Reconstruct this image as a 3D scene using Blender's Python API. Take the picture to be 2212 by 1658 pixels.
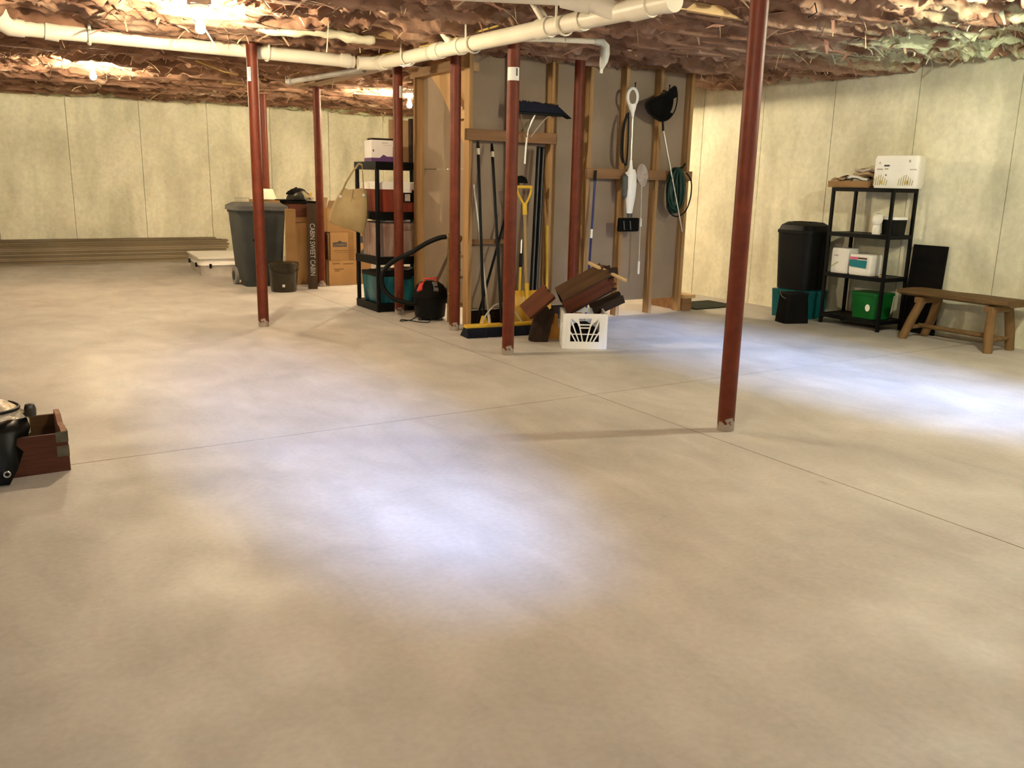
import bpy, bmesh, math, random
import numpy as np
from mathutils import Vector, Matrix, Euler

for o in list(bpy.data.objects):
    bpy.data.objects.remove(o)
scene = bpy.context.scene
COL = scene.collection
R = math.radians
random.seed(7)
rng = np.random.default_rng(11)

# ------------------------------------------------------------------ camera
cam_d = bpy.data.cameras.new('camera')
cam = bpy.data.objects.new('camera', cam_d)
COL.objects.link(cam)
scene.camera = cam
CAM_H, F_PX, YAW, PITCH, ROLL = 1.22, 1859.5, 0.55657, 0.2293, 0.02195
cam_d.sensor_fit = 'HORIZONTAL'
cam_d.sensor_width = 36.0
cam_d.lens = 36.0 * F_PX / 2212.0
cam_d.clip_start = 0.05
cam_d.clip_end = 200
_f = Vector((math.sin(YAW) * math.cos(PITCH), math.cos(YAW) * math.cos(PITCH), -math.sin(PITCH)))
_r0 = Vector((math.cos(YAW), -math.sin(YAW), 0))
_u0 = _r0.cross(_f)
_r = math.cos(ROLL) * _r0 + math.sin(ROLL) * _u0
_u = -math.sin(ROLL) * _r0 + math.cos(ROLL) * _u0
M = Matrix((_r, _u, -_f)).transposed().to_4x4()
M.translation = Vector((0, 0, CAM_H))
cam.matrix_world = M

# ------------------------------------------------------------------ world, sun, exposure
world = bpy.data.worlds.new('sky')
scene.world = world
world.use_nodes = True
bg = world.node_tree.nodes['Background']
bg.inputs['Color'].default_value = (0.80, 0.87, 1.0, 1)
bg.inputs['Strength'].default_value = 15.0
sun_d = bpy.data.lights.new('sun', 'SUN')
sun_d.energy = 32.0
sun_d.angle = R(11)
sun_d.color = (0.28, 0.48, 1.0)
sun = bpy.data.objects.new('sun', sun_d)
COL.objects.link(sun)
SUN_EL = R(17.3)
sun_dir = Vector((0.03, math.cos(SUN_EL), -math.sin(SUN_EL)))
sun.rotation_euler = sun_dir.to_track_quat('-Z', 'Y').to_euler()
sun.location = (1.4, -6, 4)
vs = scene.view_settings
vs.view_transform = 'Standard'
vs.look = 'None'
vs.exposure = 2.02
vs.gamma = 1.0
vs.use_curve_mapping = False
BULB_STRENGTH = 900.0
BULB_COLOR = (1.0, 0.83, 0.55)

# ------------------------------------------------------------------ materials
def new_mat(name):
    m = bpy.data.materials.new(name)
    m.use_nodes = True
    return m, m.node_tree.nodes, m.node_tree.links, m.node_tree.nodes['Principled BSDF']

def rgba(c): return (c[0], c[1], c[2], 1)

def mat(name, c1, c2=None, rough=0.6, metal=0.0, scale=6.0, stretch=(1, 1, 1), detail=5.0,
        lo=0.35, hi=0.65, bump=0.0, bscale=60.0, bstretch=None, speck=None, coat=0.0,
        trans=0.0, sheen=0.0, alpha=1.0, spec=0.25):
    m, N, L, P = new_mat(name)
    P.inputs['Roughness'].default_value = rough
    P.inputs['Metallic'].default_value = metal
    P.inputs['Base Color'].default_value = rgba(c1)
    P.inputs['Specular IOR Level'].default_value = spec
    if coat: P.inputs['Coat Weight'].default_value = coat
    if trans: P.inputs['Transmission Weight'].default_value = trans
    if alpha < 1: P.inputs['Alpha'].default_value = alpha
    tc = N.new('ShaderNodeTexCoord')
    if c2 is not None:
        mp = N.new('ShaderNodeMapping'); mp.inputs['Scale'].default_value = stretch
        L.new(tc.outputs['Object'], mp.inputs['Vector'])
        nz = N.new('ShaderNodeTexNoise'); nz.inputs['Scale'].default_value = scale; nz.inputs['Detail'].default_value = detail
        L.new(mp.outputs['Vector'], nz.inputs['Vector'])
        rp = N.new('ShaderNodeValToRGB')
        rp.color_ramp.elements[0].position = lo; rp.color_ramp.elements[0].color = rgba(c1)
        rp.color_ramp.elements[1].position = hi; rp.color_ramp.elements[1].color = rgba(c2)
        L.new(nz.outputs['Fac'], rp.inputs['Fac'])
        out = rp.outputs['Color']
        if speck:
            n2 = N.new('ShaderNodeTexNoise'); n2.inputs['Scale'].default_value = speck[0]; n2.inputs['Detail'].default_value = 3
            L.new(tc.outputs['Object'], n2.inputs['Vector'])
            r2 = N.new('ShaderNodeValToRGB')
            r2.color_ramp.elements[0].position = speck[1]; r2.color_ramp.elements[0].color = (0, 0, 0, 1)
            r2.color_ramp.elements[1].position = speck[2]; r2.color_ramp.elements[1].color = (1, 1, 1, 1)
            L.new(n2.outputs['Fac'], r2.inputs['Fac'])
            mx = N.new('ShaderNodeMixRGB'); mx.inputs['Color2'].default_value = rgba(speck[3])
            L.new(r2.outputs['Color'], mx.inputs['Fac']); L.new(out, mx.inputs['Color1'])
            out = mx.outputs['Color']
        L.new(out, P.inputs['Base Color'])
    if bump:
        mb = N.new('ShaderNodeMapping'); mb.inputs['Scale'].default_value = bstretch or stretch
        L.new(tc.outputs['Object'], mb.inputs['Vector'])
        nb = N.new('ShaderNodeTexNoise'); nb.inputs['Scale'].default_value = bscale; nb.inputs['Detail'].default_value = 6
        L.new(mb.outputs['Vector'], nb.inputs['Vector'])
        bp = N.new('ShaderNodeBump'); bp.inputs['Strength'].default_value = bump; bp.inputs['Distance'].default_value = 0.02
        L.new(nb.outputs['Fac'], bp.inputs['Height']); L.new(bp.outputs['Normal'], P.inputs['Normal'])
    return m

def wood(name, c1, c2, axis='z', rough=0.7, scale=9.0):
    st = {'x': (0.12, 2.2, 2.2), 'y': (2.2, 0.12, 2.2), 'z': (2.2, 2.2, 0.12)}[axis]
    return mat(name, c1, c2, rough=rough, scale=scale, stretch=st, bump=0.25, bscale=26, lo=0.3, hi=0.7)

def floor_mat():
    m, N, L, P = new_mat('concrete_floor')
    tc = N.new('ShaderNodeTexCoord')
    def noise(scale, detail, st=(1, 1, 1), dist=0.0, rot=0.0):
        mp = N.new('ShaderNodeMapping'); mp.inputs['Scale'].default_value = st; mp.inputs['Rotation'].default_value = (0, 0, rot)
        L.new(tc.outputs['Object'], mp.inputs['Vector'])
        n = N.new('ShaderNodeTexNoise'); n.inputs['Scale'].default_value = scale; n.inputs['Detail'].default_value = detail
        n.inputs['Distortion'].default_value = dist
        L.new(mp.outputs['Vector'], n.inputs['Vector']); return n.outputs['Fac']
    def ramp(fac, a, b, ca, cb):
        r = N.new('ShaderNodeValToRGB')
        r.color_ramp.elements[0].position = a; r.color_ramp.elements[0].color = rgba(ca)
        r.color_ramp.elements[1].position = b; r.color_ramp.elements[1].color = rgba(cb)
        L.new(fac, r.inputs['Fac']); return r.outputs['Color']
    def mix(mode, fac, a, b):
        x = N.new('ShaderNodeMixRGB'); x.blend_type = mode
        if isinstance(fac, float): x.inputs['Fac'].default_value = fac
        else: L.new(fac, x.inputs['Fac'])
        L.new(a, x.inputs['Color1']); L.new(b, x.inputs['Color2']); return x.outputs['Color']
    base = ramp(noise(1.1, 7, dist=0.6), 0.30, 0.70, (0.405, 0.378, 0.345), (0.53, 0.50, 0.462))
    swirl = ramp(noise(4.5, 8, (1, 0.5, 1), 0.9, 0.7), 0.34, 0.70, (0.875, 0.87, 0.855), (1.06, 1.06, 1.055))
    c = mix('MULTIPLY', 1.0, base, swirl)
    cloud = ramp(noise(2.1, 6, (1, 1, 1), 1.0), 0.44, 0.76, (1, 1, 1), (1.09, 1.09, 1.10))
    c = mix('MULTIPLY', 1.0, c, cloud)
    fine = ramp(noise(45, 4), 0.3, 0.7, (0.94, 0.94, 0.94), (1.05, 1.05, 1.05))
    c = mix('MULTIPLY', 1.0, c, fine)
    spot = ramp(noise(5.5, 3, (1, 0.5, 1)), 0.74, 0.80, (1, 1, 1), (0.62, 0.60, 0.57))
    c = mix('MULTIPLY', 0.8, c, spot)
    L.new(c, P.inputs['Base Color'])
    P.inputs['Roughness'].default_value = 0.62
    rr = ramp(noise(2.5, 5), 0.35, 0.7, (0.5, 0.5, 0.5), (0.72, 0.72, 0.72)); L.new(rr, P.inputs['Roughness'])
    bp = N.new('ShaderNodeBump'); bp.inputs['Strength'].default_value = 0.12; bp.inputs['Distance'].default_value = 0.01
    L.new(noise(30, 6), bp.inputs['Height']); L.new(bp.outputs['Normal'], P.inputs['Normal'])
    return m

def wall_mat():
    m, N, L, P = new_mat('concrete_wall')
    tc = N.new('ShaderNodeTexCoord')
    def noise(scale, detail, st=(1, 1, 1), dist=0.0):
        mp = N.new('ShaderNodeMapping'); mp.inputs['Scale'].default_value = st
        L.new(tc.outputs['Object'], mp.inputs['Vector'])
        n = N.new('ShaderNodeTexNoise'); n.inputs['Scale'].default_value = scale; n.inputs['Detail'].default_value = detail
        n.inputs['Distortion'].default_value = dist
        L.new(mp.outputs['Vector'], n.inputs['Vector']); return n.outputs['Fac']
    def ramp(fac, a, b, ca, cb):
        r = N.new('ShaderNodeValToRGB')
        r.color_ramp.elements[0].position = a; r.color_ramp.elements[0].color = rgba(ca)
        r.color_ramp.elements[1].position = b; r.color_ramp.elements[1].color = rgba(cb)
        L.new(fac, r.inputs['Fac']); return r.outputs['Color']
    def mul(a, b, f=1.0):
        x = N.new('ShaderNodeMixRGB'); x.blend_type = 'MULTIPLY'; x.inputs['Fac'].default_value = f
        L.new(a, x.inputs['Color1']); L.new(b, x.inputs['Color2']); return x.outputs['Color']
    c = ramp(noise(1.6, 7, (1, 1, 0.7), 0.5), 0.32, 0.68, (0.56, 0.535, 0.39), (0.77, 0.735, 0.56))
    c = mul(c, ramp(noise(2.4, 5, (1.4, 1.4, 0.35), 0.3), 0.50, 0.78, (1, 1, 1), (0.70, 0.705, 0.66)))
    c = mul(c, ramp(noise(22, 5), 0.3, 0.7, (0.91, 0.91, 0.9), (1.06, 1.06, 1.06)))
    L.new(c, P.inputs['Base Color']); P.inputs['Roughness'].default_value = 0.85
    bp = N.new('ShaderNodeBump'); bp.inputs['Strength'].default_value = 0.2; bp.inputs['Distance'].default_value = 0.01
    L.new(noise(26, 6), bp.inputs['Height']); L.new(bp.outputs['Normal'], P.inputs['Normal'])
    return m

def post_mat():
    m, N, L, P = new_mat('red_oxide_paint')
    tc = N.new('ShaderNodeTexCoord')
    nz = N.new('ShaderNodeTexNoise'); nz.inputs['Scale'].default_value = 14; nz.inputs['Detail'].default_value = 6
    L.new(tc.outputs['Object'], nz.inputs['Vector'])
    rp = N.new('ShaderNodeValToRGB')
    rp.color_ramp.elements[0].position = 0.3; rp.color_ramp.elements[0].color = (0.092, 0.0155, 0.005, 1)
    rp.color_ramp.elements[1].position = 0.75; rp.color_ramp.elements[1].color = (0.15, 0.029, 0.010, 1)
    L.new(nz.outputs['Fac'], rp.inputs['Fac'])
    # chipped foot: bare cement splashes in the lowest hand's width
    sx = N.new('ShaderNodeSeparateXYZ'); L.new(tc.outputs['Object'], sx.inputs['Vector'])
    n2 = N.new('ShaderNodeTexNoise'); n2.inputs['Scale'].default_value = 30; n2.inputs['Detail'].default_value = 4
    L.new(tc.outputs['Object'], n2.inputs['Vector'])
    ma = N.new('ShaderNodeMath'); ma.operation = 'MULTIPLY_ADD'; ma.inputs[1].default_value = -6.0
    L.new(sx.outputs['Z'], ma.inputs[0]); L.new(n2.outputs['Fac'], ma.inputs[2])
    r2 = N.new('ShaderNodeValToRGB')
    r2.color_ramp.elements[0].position = 0.16; r2.color_ramp.elements[0].color = (0, 0, 0, 1)
    r2.color_ramp.elements[1].position = 0.24; r2.color_ramp.elements[1].color = (1, 1, 1, 1)
    L.new(ma.outputs[0], r2.inputs['Fac'])
    mx = N.new('ShaderNodeMixRGB'); mx.inputs['Color2'].default_value = (0.33, 0.28, 0.23, 1)
    L.new(r2.outputs['Color'], mx.inputs['Fac']); L.new(rp.outputs['Color'], mx.inputs['Color1'])
    L.new(mx.outputs['Color'], P.inputs['Base Color'])
    P.inputs['Roughness'].default_value = 0.5
    P.inputs['Specular IOR Level'].default_value = 0.25
    return m

def insulation_mat():
    m, N, L, P = new_mat('fibreglass')
    tc = N.new('ShaderNodeTexCoord')
    def noise(scale, detail, st=(1, 1, 1), dist=0.0):
        mp = N.new('ShaderNodeMapping'); mp.inputs['Scale'].default_value = st
        L.new(tc.outputs['Object'], mp.inputs['Vector'])
        n = N.new('ShaderNodeTexNoise'); n.inputs['Scale'].default_value = scale; n.inputs['Detail'].default_value = detail
        n.inputs['Distortion'].default_value = dist
        L.new(mp.outputs['Vector'], n.inputs['Vector']); return n.outputs['Fac']
    rp = N.new('ShaderNodeValToRGB')
    e = rp.color_ramp.elements
    e[0].position = 0.30; e[0].color = (0.105, 0.047, 0.026, 1)
    e[1].position = 0.80; e[1].color = (0.64, 0.50, 0.36, 1)
    k = e.new(0.46); k.color = (0.235, 0.118, 0.068, 1)
    k = e.new(0.60); k.color = (0.37, 0.215, 0.135, 1)
    L.new(noise(2.6, 7, (0.5, 1.5, 1.5), 0.8), rp.inputs['Fac'])
    sx = N.new('ShaderNodeSeparateXYZ'); L.new(tc.outputs['Object'], sx.inputs['Vector'])
    def rng_(sock, a, b):
        r = N.new('ShaderNodeMapRange'); r.inputs['From Min'].default_value = a; r.inputs['From Max'].default_value = b
        L.new(sock, r.inputs['Value']); return r.outputs['Result']
    def mth(op, a, b):
        q = N.new('ShaderNodeMath'); q.operation = op
        for i, v in enumerate((a, b)):
            if isinstance(v, float): q.inputs[i].default_value = v
            else: L.new(v, q.inputs[i])
        return q.outputs[0]
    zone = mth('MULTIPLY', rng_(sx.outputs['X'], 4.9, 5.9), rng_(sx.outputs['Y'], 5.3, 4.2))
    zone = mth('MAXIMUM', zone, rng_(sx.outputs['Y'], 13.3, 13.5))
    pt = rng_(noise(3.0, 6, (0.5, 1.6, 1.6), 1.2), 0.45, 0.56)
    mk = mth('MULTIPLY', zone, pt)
    mx = N.new('ShaderNodeMixRGB'); mx.inputs['Color2'].default_value = (0.72, 0.79, 0.52, 1)  # pale green batts, colour lifted to read as strongly lit at the right
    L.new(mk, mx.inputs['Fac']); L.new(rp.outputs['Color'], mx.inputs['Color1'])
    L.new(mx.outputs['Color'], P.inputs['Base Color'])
    P.inputs['Roughness'].default_value = 0.95
    bp = N.new('ShaderNodeBump'); bp.inputs['Strength'].default_value = 0.35; bp.inputs['Distance'].default_value = 0.02
    L.new(noise(16, 6, (0.6, 1.5, 1.5), 1.0), bp.inputs['Height']); L.new(bp.outputs['Normal'], P.inputs['Normal'])
    return m

def emit_mat(name, color, strength):
    m, N, L, P = new_mat(name)
    N.remove(P)
    e = N.new('ShaderNodeEmission'); e.inputs['Color'].default_value = rgba(color); e.inputs['Strength'].default_value = strength
    L.new(e.outputs[0], N['Material Output'].inputs['Surface'])
    return m

def glass_mat():
    m, N, L, P = new_mat('window_glass')
    N.remove(P)
    t = N.new('ShaderNodeBsdfTransparent'); g = N.new('ShaderNodeBsdfGlossy'); g.inputs['Roughness'].default_value = 0.02
    x = N.new('ShaderNodeMixShader'); x.inputs['Fac'].default_value = 0.07
    L.new(t.outputs[0], x.inputs[1]); L.new(g.outputs[0], x.inputs[2]); L.new(x.outputs[0], N['Material Output'].inputs['Surface'])
    return m

MT = {}
MT['floor'] = floor_mat()
MT['wall'] = wall_mat()
MT['post'] = post_mat()
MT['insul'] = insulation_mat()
MT['joint'] = mat('joint_dirt', (0.13, 0.105, 0.075), (0.20, 0.165, 0.12), rough=0.95, scale=8)
MT['bulb'] = emit_mat('lit_bulb', BULB_COLOR, BULB_STRENGTH)
MT['bulb_cool'] = emit_mat('lit_bulb_cool', (0.97, 0.95, 0.70), BULB_STRENGTH * 1.0)
MT['bulb_dim'] = emit_mat('lit_bulb_low_watt', BULB_COLOR, BULB_STRENGTH * 0.5)
MT['glass'] = glass_mat()
MT['porcelain'] = mat('porcelain', (0.78, 0.75, 0.68), rough=0.3)
MT['brass'] = mat('aged_brass', (0.42, 0.30, 0.12), (0.30, 0.20, 0.08), rough=0.32, metal=1.0, scale=12)
MT['pvc'] = mat('pvc', (0.80, 0.74, 0.60), (0.72, 0.66, 0.52), rough=0.38, scale=3)
MT['pvc_grey'] = mat('pvc_grey', (0.50, 0.47, 0.42), (0.42, 0.39, 0.35), rough=0.5, scale=5)
MT['plas_wrap'] = mat('cloudy_plastic_wrap', (0.62, 0.62, 0.56), (0.50, 0.50, 0.46), rough=0.35, scale=14, bump=0.4, bscale=30)
MT['stud'] = wood('stud_pine', (0.28, 0.155, 0.058), (0.44, 0.265, 0.118), 'z')
MT['stud_x'] = wood('rail_pine', (0.20, 0.10, 0.042), (0.29, 0.155, 0.068), 'x')
MT['stud_y'] = wood('plate_pine', (0.42, 0.25, 0.12), (0.55, 0.36, 0.19), 'y')
MT['beam'] = wood('beam_wood', (0.20, 0.12, 0.065), (0.30, 0.19, 0.10), 'y')
MT['joist'] = wood('joist_wood', (0.52, 0.33, 0.15), (0.66, 0.45, 0.22), 'x')
MT['drywall'] = mat('drywall_paper', (0.265, 0.195, 0.13), (0.32, 0.24, 0.165), rough=0.9, scale=2.5, bump=0.08, bscale=90)
MT['ply'] = mat('plywood', (0.44, 0.26, 0.11), (0.55, 0.35, 0.17), rough=0.75, scale=7, stretch=(2, 0.3, 0.3))
MT['deck'] = wood('weathered_deck', (0.20, 0.155, 0.095), (0.30, 0.245, 0.16), 'x', rough=0.85)
MT['deck_b'] = wood('weathered_deck_dark', (0.13, 0.10, 0.06), (0.21, 0.165, 0.10), 'x', rough=0.85)
MT['tote_lid'] = mat('white_lid_plastic', (0.80, 0.77, 0.70), rough=0.35)
MT['tote_clear'] = mat('cloudy_clear_plastic', (0.60, 0.56, 0.50), (0.42, 0.38, 0.34), rough=0.25, scale=5, alpha=0.93)
MT['can_grey'] = mat('can_grey_plastic', (0.036, 0.039, 0.038), (0.05, 0.053, 0.051), rough=0.55, scale=4, bump=0.1, bscale=120)
MT['can_lid'] = mat('can_lid_plastic', (0.07, 0.07, 0.068), (0.095, 0.095, 0.09), rough=0.42, scale=4)
MT['black'] = mat('black_plastic', (0.0025, 0.0025, 0.0025), (0.005, 0.005, 0.0045), rough=0.5, scale=5, spec=0.15)
MT['black_soft'] = mat('black_matt', (0.003, 0.0027, 0.0024), (0.006, 0.005, 0.0045), rough=0.8, scale=8, spec=0.1)
MT['rubber'] = mat('rubber', (0.03, 0.03, 0.029), rough=0.8)
MT['wheel_grey'] = mat('wheel_grey', (0.22, 0.21, 0.19), rough=0.6)
MT['bucket'] = mat('smoked_bucket', (0.022, 0.017, 0.008), (0.035, 0.027, 0.014), rough=0.22, scale=4, coat=0.3)
MT['card'] = mat('cardboard', (0.42, 0.25, 0.105), (0.34, 0.195, 0.08), rough=0.85, scale=3.5, bump=0.06, bscale=60)
MT['card_d'] = mat('cardboard_worn', (0.31, 0.175, 0.07), (0.235, 0.13, 0.05), rough=0.85, scale=4)
MT['card_in'] = mat('cardboard_inside', (0.44, 0.30, 0.17), (0.36, 0.24, 0.13), rough=0.9, scale=5)
MT['ink'] = mat('dark_ink', (0.05, 0.05, 0.055), rough=0.8)
MT['ink_blue'] = mat('slate_ink', (0.07, 0.075, 0.08), rough=0.8)
MT['ink_brown'] = mat('brown_ink', (0.22, 0.125, 0.055), rough=0.85)
MT['sign'] = wood('sign_wood', (0.050, 0.030, 0.018), (0.085, 0.055, 0.034), 'z')
MT['chalk'] = mat('chalk_white', (0.60, 0.60, 0.56), rough=0.8)
MT['maroon'] = wood('maroon_wood', (0.075, 0.022, 0.012), (0.11, 0.036, 0.02), 'x', rough=0.45)
MT['camo'] = mat('camouflage_cloth', (0.02, 0.019, 0.014), (0.22, 0.19, 0.11), rough=0.9, scale=9, detail=2, lo=0.5, hi=0.56)
MT['white'] = mat('white_paint', (0.78, 0.75, 0.68), (0.72, 0.69, 0.62), rough=0.5, scale=4)
MT['white_pl'] = mat('white_plastic', (0.80, 0.79, 0.75), rough=0.3)
MT['cream'] = mat('cream_paper', (0.74, 0.66, 0.50), (0.66, 0.58, 0.42), rough=0.8, scale=6)
MT['bag'] = mat('tan_leather', (0.36, 0.26, 0.12), (0.28, 0.195, 0.085), rough=0.55, scale=6, bump=0.15, bscale=25)
MT['bag_d'] = mat('tan_leather_strap', (0.30, 0.21, 0.095), (0.24, 0.165, 0.075), rough=0.6, scale=9)
MT['steel'] = mat('steel', (0.55, 0.53, 0.49), rough=0.3, metal=1.0)
MT['alu'] = mat('brushed_aluminium', (0.70, 0.68, 0.62), rough=0.35, metal=0.85)
MT['white_box'] = mat('white_carton', (0.76, 0.71, 0.66), (0.70, 0.65, 0.60), rough=0.6, scale=4)
MT['purple'] = mat('purple_ink', (0.115, 0.050, 0.145), rough=0.6)
MT['red_tote'] = mat('red_tote_plastic', (0.24, 0.045, 0.024), (0.16, 0.03, 0.018), rough=0.3, scale=6, stretch=(3, 3, 0.6))
MT['pink_tote'] = mat('mauve_tote_plastic', (0.36, 0.26, 0.21), (0.20, 0.11, 0.085), rough=0.3, scale=7, stretch=(3, 3, 0.5))
MT['blue_tote'] = mat('blue_tote_plastic', (0.004, 0.035, 0.075), (0.02, 0.14, 0.15), rough=0.25, scale=5, stretch=(2, 2, 0.8))
MT['teal'] = mat('teal_plastic', (0.003, 0.075, 0.08), (0.005, 0.10, 0.105), rough=0.35, scale=4)
MT['green'] = mat('green_plastic', (0.004, 0.085, 0.012), (0.006, 0.11, 0.017), rough=0.35, scale=4)
MT['vac_red'] = mat('vac_red', (0.55, 0.055, 0.045), rough=0.35)
MT['vac_grey'] = mat('vac_grey', (0.14, 0.13, 0.12), rough=0.5)
MT['yellow'] = mat('yellow_plastic', (0.62, 0.40, 0.035), (0.54, 0.33, 0.025), rough=0.4, scale=6)
MT['amber'] = mat('amber_shovel_plastic', (0.52, 0.27, 0.02), (0.66, 0.42, 0.07), rough=0.35, scale=5, stretch=(5, 5, 1))
MT['orange'] = mat('orange_plastic', (0.50, 0.22, 0.03), (0.42, 0.17, 0.02), rough=0.5, scale=7)
MT['ash'] = wood('shovel_ash', (0.24, 0.165, 0.075), (0.33, 0.235, 0.12), 'z')
MT['bristle'] = mat('navy_bristle', (0.004, 0.005, 0.012), (0.010, 0.012, 0.028), rough=0.85, scale=60, stretch=(3, 3, 0.3), bump=0.6, bscale=90)
MT['blue'] = mat('blue_enamel', (0.018, 0.026, 0.13), (0.014, 0.02, 0.10), rough=0.35, scale=5)
MT['dkgreen'] = mat('dark_green_hose', (0.006, 0.028, 0.018), (0.010, 0.042, 0.026), rough=0.45, scale=10)
MT['mat_green'] = mat('dark_green_mat', (0.020, 0.024, 0.016), (0.032, 0.037, 0.025), rough=0.95, scale=20)
MT['rust_wood'] = mat('old_brown_wood', (0.048, 0.021, 0.008), (0.08, 0.04, 0.016), rough=0.75, scale=5, stretch=(0.5, 3, 3), bump=0.3, bscale=20)
MT['red_wood'] = mat('old_red_wood', (0.075, 0.018, 0.006), (0.11, 0.03, 0.01), rough=0.7, scale=5, stretch=(0.5, 3, 3), bump=0.25, bscale=20)
MT['dark_wood'] = mat('old_dark_wood', (0.016, 0.008, 0.004), (0.03, 0.015, 0.007), rough=0.8, scale=6, stretch=(0.5, 3, 3), bump=0.4, bscale=22)
MT['bench'] = mat('bench_log', (0.21, 0.122, 0.047), (0.135, 0.074, 0.027), rough=0.75, scale=5, stretch=(3, 0.5, 0.8), bump=0.3, bscale=18)
MT['bench_top'] = mat('bench_plank', (0.155, 0.09, 0.033), (0.10, 0.056, 0.02), rough=0.7, scale=5, stretch=(3, 0.35, 3), bump=0.3, bscale=18)
MT['paper'] = mat('newsprint', (0.50, 0.43, 0.36), (0.36, 0.29, 0.24), rough=0.85, scale=16)
MT['pack'] = mat('white_film_pack', (0.80, 0.77, 0.69), (0.74, 0.70, 0.62), rough=0.3, scale=4)
MT['tan_ink'] = mat('pale_bronze_ink', (0.42, 0.36, 0.19), rough=0.6)
MT['gold_ink'] = mat('gold_ink', (0.62, 0.42, 0.10), rough=0.6)
MT['pink_ink'] = mat('pink_ink', (0.62, 0.10, 0.20), rough=0.6)
MT['teal_ink'] = mat('teal_ink', (0.008, 0.16, 0.18), rough=0.6)
MT['olive_ink'] = mat('yellow_green_ink', (0.40, 0.42, 0.10), rough=0.6)
MT['foil'] = mat('crinkled_clear_wrap', (0.66, 0.58, 0.46), (0.26, 0.21, 0.14), rough=0.15, metal=0.35, scale=14, bump=0.9, bscale=25)
MT['film'] = mat('black_film', (0.0015, 0.002, 0.002), rough=0.35, spec=0.15)
MT['crate_wood'] = mat('crate_red_wood', (0.05, 0.012, 0.005), (0.075, 0.022, 0.01), rough=0.65, scale=5, stretch=(0.4, 3, 3), bump=0.2, bscale=20)
MT['crate_in'] = mat('crate_inside_wood', (0.13, 0.075, 0.028), (0.085, 0.045, 0.018), rough=0.75, scale=5, stretch=(0.4, 3, 3))
MT['crate_edge'] = mat('crate_edge_wood', (0.40, 0.235, 0.16), (0.32, 0.18, 0.12), rough=0.8, scale=9)
MT['tin'] = mat('dull_tin', (0.085, 0.075, 0.05), (0.14, 0.125, 0.09), rough=0.5, metal=0.5, scale=18)
MT['wire_y'] = mat('yellow_cable', (0.55, 0.40, 0.10), rough=0.5)
MT['string'] = mat('pale_strand', (0.68, 0.52, 0.28), rough=0.9)
MT['shred_a'] = mat('buff_shred', (0.62, 0.47, 0.30), (0.50, 0.33, 0.21), rough=0.9, scale=8)
MT['shred_b'] = mat('pink_shred', (0.48, 0.26, 0.18), (0.36, 0.175, 0.115), rough=0.9, scale=8)
MT['shred_c'] = mat('brown_shred', (0.17, 0.085, 0.05), (0.26, 0.135, 0.085), rough=0.95, scale=8)
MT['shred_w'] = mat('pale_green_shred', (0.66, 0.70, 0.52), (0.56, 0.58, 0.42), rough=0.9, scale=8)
MT['batt_w'] = mat('white_foam_strip', (0.68, 0.63, 0.45), (0.56, 0.50, 0.34), rough=0.9, scale=7, bump=0.3, bscale=18)
MT['grille'] = mat('grey_wire', (0.34, 0.31, 0.25), rough=0.5, metal=0.5)

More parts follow.
